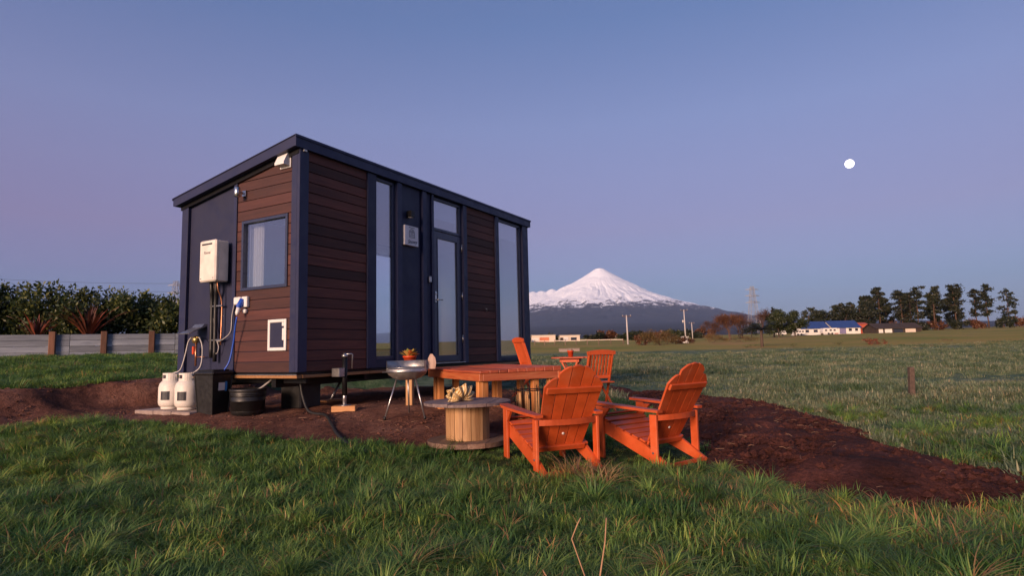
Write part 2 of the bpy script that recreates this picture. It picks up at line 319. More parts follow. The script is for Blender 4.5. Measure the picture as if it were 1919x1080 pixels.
def soil_mat(name, cs, sc):
    m, t, b = newmat(name); v = coords(t); n1 = tnoise(t, v, 1.3 * sc, 7, 0.65); n2 = tnoise(t, v, 16 * sc, 6, 0.7); n3 = tnoise(t, v, 60, 3, 0.6)
    c = ramp(t, n1, [(0.3, cs[0]), (0.52, cs[1]), (0.72, cs[2])]); g = ramp(t, n2, [(0.3, 0.55), (0.65, 1.25)]); c = mixc(t, 1.0, c, g, 'MULTIPLY')
    sp = ramp(t, n3, [(0.68, 0.0), (0.74, 0.6)]); c = mixc(t, sp, c, (0.24, 0.15, 0.11)); t.links.new(c, b.inputs['Base Color']); b.inputs['Roughness'].default_value = 0.95
    b.inputs['Specular IOR Level'].default_value = 0.12
    ad = N(t, 'ShaderNodeMath', operation='MULTIPLY_ADD'); ad.inputs[1].default_value = 0.4; t.links.new(n3, ad.inputs[0]); t.links.new(n2, ad.inputs[2]); bump(t, b, ad.outputs[0], 1.0, 0.03); return m
M_PAD = soil_mat('pad_soil', ((0.07, 0.03, 0.022), (0.15, 0.066, 0.046), (0.24, 0.125, 0.09)), 1.0)
M_BED = soil_mat('dug_soil', ((0.034, 0.013, 0.011), (0.078, 0.029, 0.023), (0.15, 0.056, 0.042)), 1.6)
def soil_sheet(name, poly, sfun, res, hfun, mat, label):
    xs = np.arange(min(p[0] for p in poly) - .4, max(p[0] for p in poly) + .4, res); ys = np.arange(min(p[1] for p in poly) - .4, max(p[1] for p in poly) + .4, res)
    X, Y = np.meshgrid(xs, ys, indexing='ij'); S = sfun(X, Y); Z = gz(X, Y) + hfun(X, Y, S)
    keep = S > -0.25; f = gridfaces(len(xs), len(ys), False); kf = keep.reshape(-1)[f].all(1); f = f[kf]; used = np.unique(f); mp = np.zeros(X.size, int); mp[used] = np.arange(len(used))
    V = np.stack([X, Y, Z], -1).reshape(-1, 3)[used]; o = meshobj(name, V.tolist(), mp[f].tolist(), mat); return tag(o, label, kind='structure')
def fn(X, Y, s, seed):                                   # a little fractal noise on arrays
    o = np.zeros_like(X); a = 1.0
    rs = np.random.RandomState(seed)
    for k in range(5):
        for q in range(3):
            th = rs.rand() * 6.28; ph = rs.rand() * 6.28; o += a * np.sin(s * (X * math.cos(th) + Y * math.sin(th)) + ph + 1.3 * np.sin(s * 0.7 * (X * math.sin(th) - Y * math.cos(th)) + ph * 2)) / 3
        s *= 2.03; a *= 0.55
    return o
soil_sheet('dirt_pad', PAD, pad_s, 0.045, lambda X, Y, S: -0.05 + 0.065 * ss(-0.2, 0.12, S) + 0.016 * fn(X, Y, 3.0, 3) + 0.007 * fn(X, Y, 17.0, 13) + 0.03 * fn(X, Y, 5.0, 23) * ss(3.2, 3.6, Y), M_PAD, 'trampled red brown soil round the tiny house')
soil_sheet('soil_bed', BED, bed_s, 0.04, lambda X, Y, S: -0.05 + 0.06 * ss(-0.2, 0.05, S) + 0.11 * ss(0.0, 0.6, S) + (0.030 * fn(X, Y, 4.0, 5) + 0.014 * fn(X, Y, 15.0, 6)) * ss(-0.1, 0.2, S), M_BED, 'dark freshly dug soil strip in the grass on the right')
# clods and small stones
def scatter_clods(name, poly, sfun, n, size, mat, lift, label, seed):
    rs = random.Random(seed); mb = MB(); x0, x1 = min(p[0] for p in poly), max(p[0] for p in poly); y0, y1 = min(p[1] for p in poly), max(p[1] for p in poly)
    k = 0; tries = 0
    while k < n and tries < n * 8:
        tries += 1; x = rs.uniform(x0, x1); y = rs.uniform(y0, y1); lat, d = LD(x, y)
        if d > 13 or float(sfun(x, y)) < 0.03: continue
        if 0.0 < x < 6 and 0.3 < y < 2.4: continue
        r = size * (0.35 + rs.random() ** 3 * 1.5); z = gzs(x, y) + lift(x, y)
        vs = []
        for a, b, c in ((1, 0, 0), (-1, 0, 0), (0, 1, 0), (0, -1, 0), (0, 0, 1), (0, 0, -1)):
            q = r * rs.uniform(0.7, 1.3); vs.append((x + a * q + rs.uniform(-.3, .3) * r, y + b * q + rs.uniform(-.3, .3) * r, z + c * q * 0.7))
        mb.add(vs, [(0, 2, 4), (2, 1, 4), (1, 3, 4), (3, 0, 4), (2, 0, 5), (1, 2, 5), (3, 1, 5), (0, 3, 5)]); k += 1
    o = mb.build(name, mat, smooth=False); return tag(o, label, kind='stuff')
scatter_clods('soil_crumbs', PAD, pad_s, 4200, 0.013, M_PAD, lambda x, y: 0.015, 'crumbs of soil and grit lying on the bare pad', 11)
scatter_clods('soil_clods', BED, bed_s, 6000, 0.024, M_BED, lambda x, y: 0.012 + 0.11 * float(ss(0.0, 0.6, bed_s(x, y))), 'clods of dark soil lying on the dug strip', 12)

# ------------------------------------------------------------------ tiny house (house frame: x along the long wall, y into the depth, z from the wall foot)
HL, HW, HZ = 6.05, 2.40, 0.80
house = empty('tiny_house', (0, 0, HZ), 0, 'dark plank clad tiny house with navy steel trim and sloping roof', 'house')
def wtop(y): return 2.815 - 0.18 * y
def hb(name, mat, *boxes, c=0.004, smooth=False, parent=None):
    m = MB()
    for b in boxes: m.box(*b, c=c)
    return m.build(name, mat, parent or house, smooth)
# roof slab with folded fascia
m = MB(); y0, y1 = -0.055, 2.50; zt0, zt1 = 2.955, 2.955 - 0.18 * 2.555
m.prism([(y0, zt0), (y1, zt1), (y1, zt1 - 0.10), (y1 - 0.03, zt1 - 0.11), (y0 + 0.03, zt0 - 0.135), (y0, zt0 - 0.14)], 'x', -0.115, HL + 0.10)
roof = m.build('roof', M_NAVY, house)
m = MB(); m.prism([(y0 - .012, zt0 + .012), (y1 + .012, zt1 + .012), (y1 + .012, zt1 - .02), (y1 + .001, zt1 - .02), (y1 + .001, zt1 + 0.001), (y0 - .001, zt0 + .001), (y0 - .001, zt0 - .02), (y0 - .012, zt0 - .02)], 'x', -0.127, HL + 0.112)
m.build('roof_capping', M_NAVY, roof)
m = MB(); m.prism([(y0 + .04, zt0 - .145), (y1 - .06, zt1 - .115 + .012), (y1 - .06, zt1 - .16), (y0 + .04, zt0 - .20)], 'x', -0.035, -0.004); m.build('verge_flashing', M_BLKMET, roof)
# floor pan and chassis
hb('floor_pan', M_BLKMET, (0.005, HL - .005, 0.03, HW - .005, -0.035, -0.003))
hb('bottom_bearer', M_TIMBERX, (-0.01, 0.075, 0.0, HW, -0.075, -0.037), (0.08, 1.25, -0.005, 0.09, -0.075, -0.037), (1.26, HL, 0.0, 0.09, -0.075, -0.037))
for yy in (0.55, 1.85): hb('chassis_beam', M_BLKMET, (0.1, HL - .1, yy - .04, yy + .04, -0.20, -0.076))
for xx in (0.25, 1.3, 2.4, 3.5, 4.6, 5.8): hb('cross_member', M_BLKMET, (xx - .03, xx + .03, 0.1, 2.3, -0.15, -0.078))
hb('drip_edge', M_STEEL, (-0.018, 0.0, 0.0, HW, -0.036, -0.028), c=0)
# walls: insulated panels with the openings left free (outer face dark, lining white)
def wall_front(x0, x1, z0, z1):
    hb('wall_panel', M_NAVYP, (x0, x1, 0.022, 0.085, z0, z1), c=0.002); hb('wall_lining', M_INT, (x0, x1, 0.086, 0.10, z0, z1), c=0)
for a in ((0.0, 1.385, 0, 2.80), (1.835, 2.76, 0, 2.80), (3.62, 4.855, 0, 2.80), (5.83, HL, 0, 2.80), (1.386, 1.834, 0, 0.12), (4.856, 5.829, 0, 0.05), (2.761, 3.619, 0, 0.03)): wall_front(*a)
def slope_panel(name, mat, ya, yb, xa, xb, za=0.0, zb=None):
    m = MB(); m.prism([(ya, za), (yb, za), (yb, (zb if zb else wtop(yb))), (ya, (zb if zb else wtop(ya)))], 'x', xa, xb); return m.build(name, mat, house)
WY0, WY1, WZ0, WZ1 = 0.235, 1.05, 1.11, 1.97            # side window opening
for ya, yb, za, zb in ((0.10, WY0, 0, None), (WY0 + .0005, WY1, 0, WZ0), (WY1 + .0005, HW - .10, 0, None)):
    slope_panel('wall_panel', M_NAVYP, ya, yb, 0.022, 0.085, za, zb); slope_panel('wall_lining', M_INT, ya, yb, 0.086, 0.10, za, zb)
slope_panel('wall_panel', M_NAVYP, WY0 + .0005, WY1, 0.022, 0.085, WZ1); slope_panel('wall_lining', M_INT, WY0 + .0005, WY1, 0.086, 0.10, WZ1)
slope_panel('wall_panel', M_NAVYP, 0.10, HW, HL - .085, HL); slope_panel('wall_lining', M_INT, 0.10, HW - .1, HL - .10, HL - .086)
for b in ((0.0, 3.2, 0, 2.38), (5.3, HL - .101, 0, 2.38), (3.201, 5.299, 0, 0.25), (3.201, 5.299, 2.22, 2.38)):
    hb('wall_panel', M_NAVYP, (b[0], b[1], HW - .085, HW, b[2], b[3]), c=0.002); hb('wall_lining', M_INT, (max(b[0], .101), b[1], HW - .10, HW - .086, b[2], b[3]), c=0)
hb('window_pane', M_CLEAR, (3.21, 5.29, HW - .06, HW - .054, 0.26, 2.21), c=0)
hb('window_frame', M_FRAME, (3.201, 3.245, HW - .08, HW - .03, 0.251, 2.219), (5.255, 5.299, HW - .08, HW - .03, 0.251, 2.219), (3.246, 5.254, HW - .08, HW - .03, 0.251, 0.29), (3.246, 5.254, HW - .08, HW - .03, 2.18, 2.219))
hb('interior_floor', M_FLOORW, (0.101, HL - .101, 0.101, HW - .101, 0.0, 0.02), c=0)
m = MB(); m.prism([(0.101, wtop(.1) - .01), (HW - .101, wtop(HW - .1) - .01), (HW - .101, wtop(HW - .1)), (0.101, wtop(.1))], 'x', 0.101, HL - .101); m.build('ceiling', M_INT, house)
# horizontal cladding boards, one object each
PITCH = 0.1345
def clad_front(x0, x1, rnd):
    z = 0.0; k = 0
    while z < 2.80:
        zt = min(z + PITCH - 0.007, 2.815); m = MB(); dy = rnd.uniform(-.0012, .0012)
        m.box(x0, x1, 0.0 + dy, 0.0215, z + 0.002, zt, 0.003); m.build('cladding_board', M_CLADX, house); z += PITCH
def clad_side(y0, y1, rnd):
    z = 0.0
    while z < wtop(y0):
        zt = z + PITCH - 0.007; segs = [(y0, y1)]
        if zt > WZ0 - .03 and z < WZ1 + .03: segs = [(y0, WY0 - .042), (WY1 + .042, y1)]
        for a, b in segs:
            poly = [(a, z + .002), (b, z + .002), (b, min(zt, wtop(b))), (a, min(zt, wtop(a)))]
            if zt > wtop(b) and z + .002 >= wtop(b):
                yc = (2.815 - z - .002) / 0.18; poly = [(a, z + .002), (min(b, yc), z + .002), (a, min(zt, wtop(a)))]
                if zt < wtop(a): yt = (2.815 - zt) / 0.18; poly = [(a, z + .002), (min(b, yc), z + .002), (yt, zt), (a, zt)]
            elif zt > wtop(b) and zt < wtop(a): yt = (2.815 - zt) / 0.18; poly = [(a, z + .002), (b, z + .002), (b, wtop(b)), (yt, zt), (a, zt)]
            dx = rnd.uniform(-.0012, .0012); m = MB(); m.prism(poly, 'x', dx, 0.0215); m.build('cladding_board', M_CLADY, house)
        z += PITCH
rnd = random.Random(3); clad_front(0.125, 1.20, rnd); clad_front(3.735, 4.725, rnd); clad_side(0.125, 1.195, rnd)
# posts and flashings standing proud of the boards
hb('corner_post', M_NAVY, (-0.025, 0.122, -0.028, 0.021, 0.0, 2.83), (-0.025, 0.02, 0.0215, 0.121, 0.0, 2.80))
hb('corner_post', M_NAVY, (-0.025, 0.02, HW - .125, HW + .02, 0.0, 2.38))
hb('corner_post', M_NAVY, (5.835, HL + .02, -0.028, 0.021, 0.0, 2.83))
hb('corner_trim', M_NAVY, (-0.02, 0.0215, 1.198, 1.262, 0.0, wtop(1.262) - .005))
hb('trim_panel', M_NAVYP, (1.203, 1.383, -0.022, 0.021, 0.0, 2.815))
hb('flashing', M_NAVY, (1.836, 1.945, -0.034, 0.021, 0.0, 2.81))
hb('trim_panel', M_NAVYP, (1.946, 2.425, 0.004, 0.021, 0.0, 2.81))
hb('flashing', M_NAVY, (2.455, 2.555, -0.034, 0.021, 0.0, 2.81))
hb('trim_panel', M_NAVYP, (2.556, 2.70, 0.0, 0.021, 0.0, 2.81))
hb('flashing', M_NAVY, (2.701, 2.758, -0.030, 0.021, 0.0, 2.81))
hb('flashing', M_NAVY, (3.622, 3.732, -0.030, 0.021, 0.0, 2.81))
hb('flashing', M_NAVY, (4.728, 4.853, -0.030, 0.021, 0.0, 2.81))
# tall windows
def window_front(x0, x1, z0, z1, name='window_frame', fw=0.045):
    fr = hb(name, M_FRAME, (x0, x0 + fw, 0.022, 0.075, z0, z1), (x1 - fw, x1, 0.022, 0.075, z0, z1), (x0 + fw + .001, x1 - fw - .001, 0.022, 0.075, z0, z0 + fw), (x0 + fw + .001, x1 - fw - .001, 0.022, 0.075, z1 - fw, z1), c=0.003)
    p = hb('pane', M_GLASS, (x0 + fw - .005, x1 - fw + .005, 0.048, 0.054, z0 + fw - .005, z1 - fw + .005), c=0, parent=fr); return fr
window_front(1.386, 1.834, 0.121, 2.80); window_front(4.856, 5.829, 0.051, 2.80)
fr = window_front(2.761, 3.619, 2.235, 2.80)
# side window (frame proud of the boards)
fr = hb('window_frame', M_FRAME, (-0.018, 0.06, WY0 - .04, WY0, WZ0 - .04, WZ1 + .04), (-0.018, 0.06, WY1, WY1 + .04, WZ0 - .04, WZ1 + .04), (-0.018, 0.06, WY0 + .001, WY1 - .001, WZ0 - .04, WZ0), (-0.018, 0.06, WY0 + .001, WY1 - .001, WZ1, WZ1 + .04), c=0.003)
hb('pane', M_GLASS, (0.02, 0.026, WY0 - .004, WY1 + .004, WZ0 - .004, WZ1 + .004), c=0, parent=fr)
# glazed door
dm = MB(); DX0, DX1, DZ0, DZ1 = 2.772, 3.608, 0.045, 2.222
for b in ((DX0, DX0 + .125, .02, .068, DZ0, DZ1), (DX1 - .105, DX1, .02, .068, DZ0, DZ1), (DX0 + .1255, DX1 - .1055, .02, .068, DZ0, DZ0 + .10), (DX0 + .1255, DX1 - .1055, .02, .068, DZ1 - .115, DZ1)): dm.box(*b, c=.004)
door = dm.build('door', M_FRAME, house)
hb('pane', M_GLASS, (DX0 + .12, DX1 - .10, .042, .048, DZ0 + .095, DZ1 - .11), c=0, parent=door)
hb('bead', M_FRAME, (DX0 + .1255, DX0 + .14, .012, .04, DZ0 + .1005, DZ1 - .1155), (DX1 - .12, DX1 - .1055, .012, .04, DZ0 + .1005, DZ1 - .1155), c=.002, parent=door)
hm = MB(); hm.box(DX0 + .035, DX0 + .075, -.004, .0195, 1.02, 1.20, .003); hm.smooth = True; hm.tube([(DX0 + .055, .018, 1.06), (DX0 + .055, -.05, 1.06), (DX0 + .06, -.055, 1.06), (DX0 + .17, -.055, 1.06)], .011, 8); hm.tube([(DX0 + .055, .018, 1.16), (DX0 + .055, -.016, 1.16)], .018, 10); hm.build('handle', M_CHROME, door)
for z in (0.35, 1.1, 1.95):
    hm = MB(); hm.smooth = True; hm.tube([(DX1 + .002, .005, z), (DX1 + .002, .005, z + .14)], .011, 8); hm.build('hinge', M_STEEL, door)
hb('door_sill', M_STEEL, (2.765, 3.615, -.05, .02, .012, .028), c=.003)
# blinds, curtain and a few things inside, seen through the glass
hb('roller_blind', M_BLIND, (2.80, 3.58, .108, .111, 2.48, 2.79), c=0); hb('roller_blind', M_BLIND, (4.89, 5.80, .108, .111, 2.46, 2.79), c=0)
hb('blind_bar', M_WPLAST, (2.80, 3.58, .104, .114, 2.462, 2.479), c=.002); hb('blind_bar', M_WPLAST, (4.89, 5.80, .104, .114, 2.442, 2.459), c=.002)
def curtain(x0, x1, y, z0, z1, n, axis):
    m = MB(); vs = []; k = n * 6
    for i in range(k + 1):
        u = x0 + (x1 - x0) * i / k; w = y + 0.025 * math.sin(i / 6 * 2 * math.pi) + .006 * math.sin(i * 1.7)
        for z in (z0, z1): vs.append((u, w, z) if axis == 'x' else (w, u, z))
    m.add(vs, [(2 * i, 2 * i + 2, 2 * i + 3, 2 * i + 1) for i in range(k)]); return m.build('curtain', M_CURT, house, True)
curtain(0.84, 1.08, 0.145, 0.75, 2.1, 5, 'y')
sh = empty('shelf_unit', (5.55, 0.75, HZ + 0.02), rad(0), 'small white open shelf with baskets behind the right tall window', 'shelf')
m = MB()
for xx in (-.2, .18): m.box(xx, xx + .02, -.12, .12, 0, .82, .002)
m.build('side_panel', M_WPLAST, sh)
for z in (.1, .45, .80): m = MB(); m.box(-.179, .179, -.12, .12, z, z + .018, .002); m.build('shelf_board', M_WPLAST, sh)
bs = MB(); bs.box(-.15, .15, -.09, .09, .819, .95, .015); bk = bs.build('wicker_basket', M_OLDWOOD); bk.location = (5.55, .75, HZ + .02); tag(bk, 'woven brown basket on top of the white shelf indoors', 'basket')
bs = MB(); bs.lathe([(.0, 0), (.05, 0), (.065, .1), (.05, .11)], 12, (0.05, 0, .469)); bk = bs.build('bowl', M_ORANGE, smooth=True); bk.location = (5.55, .75, HZ + .02); tag(bk, 'small reddish bowl on the middle board of the indoor shelf', 'bowl')
bd = empty('bed', (1.15, 1.35, HZ + .02), 0, 'white covered bed seen low through the left tall window', 'bed')
m = MB(); m.box(-.95, .95, -.55, .85, 0, .28, .02); m.build('base', M_OLDWOOD, bd); m = MB(); m.smooth = True; m.box(-.93, .93, -.53, .83, .281, .50, .05); m.build('mattress', M_CURT, bd)
# vent hood, pet door, front lamp pieces are fixed to the house
m = MB(); m.box(-.02, -.003, .15, .35, 2.60, 2.81, .004); m.prism([(-.021, 2.80), (-.021, 2.62), (-.115, 2.625), (-.115, 2.655), (-.045, 2.80)], 'y', .165, .335); m.build('vent_hood', M_WPLAST, house)
pd = MB()
for b in ((.19, .23, .27, .665), (.49, .53, .27, .665), (.2305, .4895, .27, .31), (.2305, .4895, .625, .665)): pd.box(-.022, -.002, b[0], b[1], b[2], b[3], .006)
petdoor = pd.build('pet_door_frame', M_WPLAST, house)
hb('flap', M_NAVYP, (-.012, -.004, .2305, .4895, .3105, .6245), c=.002, parent=petdoor); hb('latch', M_WPLAST, (-.02, -.0125, .2305, .262, .40, .55), (-.02, -.0125, .2305, .268, .575, .624), c=.003, parent=petdoor)
m = MB(); m.smooth = True; m.tube([(4.345, -.004, .99), (4.345, -.035, .98), (4.35, -.04, .95), (4.352, -.02, .92)], .008, 7); m.lathe([(0, 0), (.018, .0), (.018, .004)], 10, (4.345, -.004, .985), None); m.build('coat_hook', M_CHROME, house)
hb('key_safe', M_STEEL, (2.61, 2.665, -.045, -.001, 1.33, 1.43), c=.008)
hb('camera_bracket', M_WPLAST, (0.02, 0.075, -.05, -.029, 2.785, 2.812), c=.004)
# lamps and sign hung on the walls
lt = empty('wall_lamp', (-.02, 1.06, HZ + 2.33), 0, 'brushed metal cylinder wall lamp on the end wall below the roof', 'wall lamp', 'outside wall lamps')
m = MB(); m.box(.0, .017, -.035, .035, .02, .10, .003); m.box(-.055, -.0, -.012, .012, .045, .075, .002); m.build('bracket', M_CHROME, lt)
m = MB(); m.smooth = True; m.lathe([(.0, 0), (.038, 0), (.042, .004), (.042, .122), (.038, .126), (0, .126)], 20, (-.095, .0, -.005)); m.build('lamp_body', M_CHROME, lt)
lt = empty('wall_lamp', (2.13, 0.003, HZ + 2.31), 0, 'small dark square wall lamp above the square sign', 'wall lamp', 'outside wall lamps')
m = MB(); m.box(-.045, .045, -.10, 0, 0, .10, .005); m.build('lamp_body', M_BLKMET, lt)
m = MB(); m.box(-.03, .03, -.085, -.02, -.006, -.0005, .001); m.build('lens', M_WPLAST, lt)
def text_mesh(name, s, size, mat, parent, M, shear=0.0, ext=0.001):
    cu = bpy.data.curves.new(name, 'FONT'); cu.body = s; cu.size = size; cu.shear = shear; cu.align_x = 'CENTER'; cu.align_y = 'CENTER'; cu.extrude = ext
    o = bpy.data.objects.new(name, cu); COL.objects.link(o); dg = bpy.context.evaluated_depsgraph_get(); me = bpy.data.meshes.new_from_object(o.evaluated_get(dg)); bpy.data.objects.remove(o); me.materials.clear(); me.materials.append(mat)
    me.transform(M); q = bpy.data.objects.new(name, me); COL.objects.link(q); q.parent = parent; return q
sg = empty('wall_sign', (2.14, 0.003, HZ + 1.86), 0, 'square brushed metal sign with arch logo and dark script lettering', 'sign')
m = MB(); m.box(-.165, .165, -.062, 0, 0, .31, .004); m.build('sign_box', plain('pale_sign_metal', (.62, .60, .62), .4, .15, .06, 12), sg)
M_INK = plain('sign_ink', (0.02, 0.022, 0.03), 0.5)
MX = Matrix.Rotation(rad(90), 4, 'X')
text_mesh('lettering', 'Snowy', .085, M_INK, sg, Matrix.Translation((0.01, -.0635, .062)) @ MX @ Matrix.Rotation(rad(4), 4, 'Z'), .45)
m = MB()
def arc(r, w, a0, a1, n, cx, cz, y0, y1):
    pts = [(cx + r * math.cos(a0 + (a1 - a0) * i / n), cz + r * math.sin(a0 + (a1 - a0) * i / n)) for i in range(n + 1)]
    for (ax, az), (bx, bz) in zip(pts[:-1], pts[1:]): m.beam((ax, (y0 + y1) / 2, az), (bx, (y0 + y1) / 2, bz), w, abs(y1 - y0), (0, 1, 0))
arc(.062, .006, 0, math.pi, 14, 0, .20, -.065, -.062); arc(.04, .005, 0, math.pi, 12, 0, .20, -.065, -.062); arc(.018, .005, 0, 2 * math.pi, 10, 0, .205, -.065, -.062)
for xx in (-.062, .062): m.beam((xx, -.0635, .2), (xx, -.0635, .125), .006, .003, (0, 1, 0))
for zz in (.128, .15, .172): m.beam((-.05, -.0635, zz), (.05, -.0635, zz), .005, .003, (0, 1, 0))
m.beam((-.07, -.0635, .285), (.07, -.0635, .285), .008, .003, (0, 1, 0)); m.build('logo', M_INK, sg)
# water heater with its pipes
wh = empty('water_heater', (-.0, 1.5, HZ + 1.215), 0, 'cream gas water heater box fixed on the dark end wall', 'water heater')
m = MB(); m.box(-.17, -.021, -.165, .165, 0, .55, .012); m.build('case', M_WHITE, wh)
m = MB(); m.box(-.225, -.171, -.172, .172, -.004, .556, .018); m.build('front_cover', M_WHITE, wh)
m = MB(); m.box(-.2275, -.2255, -.10, .12, .49, .512, .001); m.build('vent_slot', M_INK, wh)
for a_ in (.12, -.14): m = MB(); m.box(-.2275, -.2255, a_, a_ + .02, .035, .045, .001); m.build('cover_screw', M_INK, wh)
text_mesh('lettering', 'Rinnai', .055, plain('grey_print', (.12, .11, .12), .5), wh, Matrix.Translation((-.2262, .0, .385)) @ Matrix.Rotation(rad(-90), 4, 'Z') @ MX)
m = MB(); m.smooth = True
for (ya, yb, zb, r) in ((.10, .13, -1.02, .026), (-.0, .05, -1.07, .026)): m.tube(spline([(-.09, ya, 0.01), (-.08, ya, -.12), (-.05, yb, -.3), (-.045, yb, zb)], 6), r, 8)
m.build('lagged_pipe', M_BLACK, wh)
m = MB(); m.smooth = True; m.tube([(-.09, .0, .01), (-.09, .0, -.10)], .014, 8); m.tube(spline([(-.1, -.05, .01), (-.09, -.05, -.1), (-.035, -.06, -.3), (-.035, -.055, -.85)], 6), .010, 8); m.build('copper_pipe', M_COPPER, wh)
for z in (-.33, -.79): m = MB(); m.box(-.06, -.022, -.09, .17, z, z + .02, .003); m.build('pipe_clip', M_STEEL, wh)
# power inlet, plug and blue cable
pi_ = empty('power_inlet', (-.0, 1.0, HZ + .87), 0, 'white outdoor power socket with a blue plug on the plank end wall', 'power socket')
m = MB(); m.box(-.05, -.003, -.09, .02, -.02, .12, .008); m.box(-.06, -.003, .03, .17, .02, .12, .012); m.build('socket_box', M_WPLAST, pi_)
m = MB(); m.smooth = True; Mt = Matrix.Translation((-.05, 0.0, .07)) @ Matrix.Rotation(rad(-150), 4, 'Y'); m.lathe([(.0, -.01), (.035, -.01), (.035, .10), (.03, .11), (0, .11)], 14, M=Mt); m.build('blue_coupler', M_BLUE, pi_)
m = MB(); m.smooth = True; Mt = Matrix.Translation((-.10, 0.0, -.03)) @ Matrix.Rotation(rad(-165), 4, 'Y'); m.lathe([(.0, 0), (.027, 0), (.025, .07), (.012, .10), (0, .10)], 14, M=Mt); m.box(-.05, -.003, -.06, .0, -.10, -.045, .01); m.build('plug_body', M_WPLAST, pi_)
m = MB(); m.smooth = True; m.tube(spline([(-.125, .995, HZ + .72), (-.12, 1.03, HZ + .6), (-.09, 1.10, HZ + .40), (-.10, 1.16, HZ + .15), (-.16, 1.21, HZ + .01), (-.20, 1.22, HZ - .03), (-.16, 1.35, HZ - .045), (-.10, 1.55, HZ - .05)], 8), .011, 7)
tag(m.build('power_cable', M_BLUE), 'bright blue power cable hanging from the wall socket', 'cable')
m = MB(); m.smooth = True; m.tube(spline([(-.03, 1.63, HZ + 1.2), (-.035, 1.62, HZ + .85), (-.04, 1.58, HZ + .55), (-.045, 1.5, HZ + .42), (-.04, 1.35, HZ + .46), (-.035, 1.24, HZ + .55), (-.035, 1.22, HZ + .75), (-.04, 1.17, HZ + .9), (-.05, 1.13, HZ + .93)], 8), .007, 6); m.tube(spline([(-.04, 1.54, HZ + .44), (-.045, 1.575, HZ + .36), (-.045, 1.56, HZ + .27), (-.045, 1.5, HZ + .26), (-.045, 1.47, HZ + .34), (-.045, 1.51, HZ + .42)], 6), .006, 6)
tag(m.build('grey_wire', M_HOSE), 'thin grey wire looping from the heater to the power socket', 'wire')
# gas regulator with rain shield and two pigtail hoses
rg = empty('gas_regulator', (-.0, 1.95, HZ + .45), 0, 'gas regulator under a small sheet metal rain shield on the end wall', 'gas regulator')
m = MB(); m.prism([(0.021, .215), (0.021, .185), (-.24, .075), (-.242, .085), (-.06, .17), (-.02, .215)], 'y', -.12, .10); m.build('rain_shield', M_STEEL, rg)
m = MB(); m.smooth = True; Mt = Matrix.Translation((-.06, 0, .0)) @ Matrix.Rotation(rad(-90), 4, 'Y'); m.lathe([(0, -.02), (.05, -.02), (.055, .0), (.05, .03), (.02, .045), (0, .045)], 14, M=Mt); m.tube([(-.07, -.08, .03), (-.07, .09, .035)], .012, 8); m.build('regulator_body', M_BRASS, rg)
m = MB(); m.smooth = True; m.tube([(-.06, -.005, -.05), (-.06, -.01, -.36)], .013, 8); m.tube([(-.06, -.0, -.24), (-.03, -.16, -.235)], .007, 6); m.build('outlet_pipe', M_COPPER, rg)
m = MB(); m.box(-.09, -.055, .01, .04, -.2, -.09, .006); m.build('orange_tag', M_ORANGEP, rg)
for (nm, ya, yb, lab) in (('gas_hose', 2.03, 2.28, 'left of the two pale gas hoses rising to the regulator'), ('gas_hose', 1.87, 1.90, 'right of the two pale gas hoses looping from the regulator')):
    m = MB(); m.smooth = True
    if ya > 2: pts = [(-.07, 2.04, HZ + .485), (-.10, 2.06, HZ + .42), (-.13, 2.07, HZ + .25), (-.16, 2.12, HZ + .05), (-.2, 2.2, HZ + .005), (-.2, 2.24, HZ - .01)]
    else: pts = [(-.07, 1.87, HZ + .48), (-.10, 1.80, HZ + .46), (-.10, 1.745, HZ + .36), (-.10, 1.74, HZ + .2), (-.13, 1.74, HZ + .07), (-.18, 1.82, HZ - .005), (-.2, 1.86, HZ - .01)]
    m.tube(spline(pts, 8), .009, 7); tag(m.build(nm, M_HOSE), lab, 'hose', 'gas hoses')
m = MB(); m.smooth = True; m.tube(spline([(-.12, 2.27, HZ - .005), (-.13, 2.05, HZ - .02), (-.12, 1.85, HZ - .025), (-.10, 1.66, HZ + .01), (-.12, 1.56, HZ + .02), (-.17, 1.46, HZ - .03)], 8), .013, 7); tag(m.build('water_hose', plain('teal_hose', (.03, .14, .28), .45)), 'blue water hose lying along the foot of the end wall', 'hose')

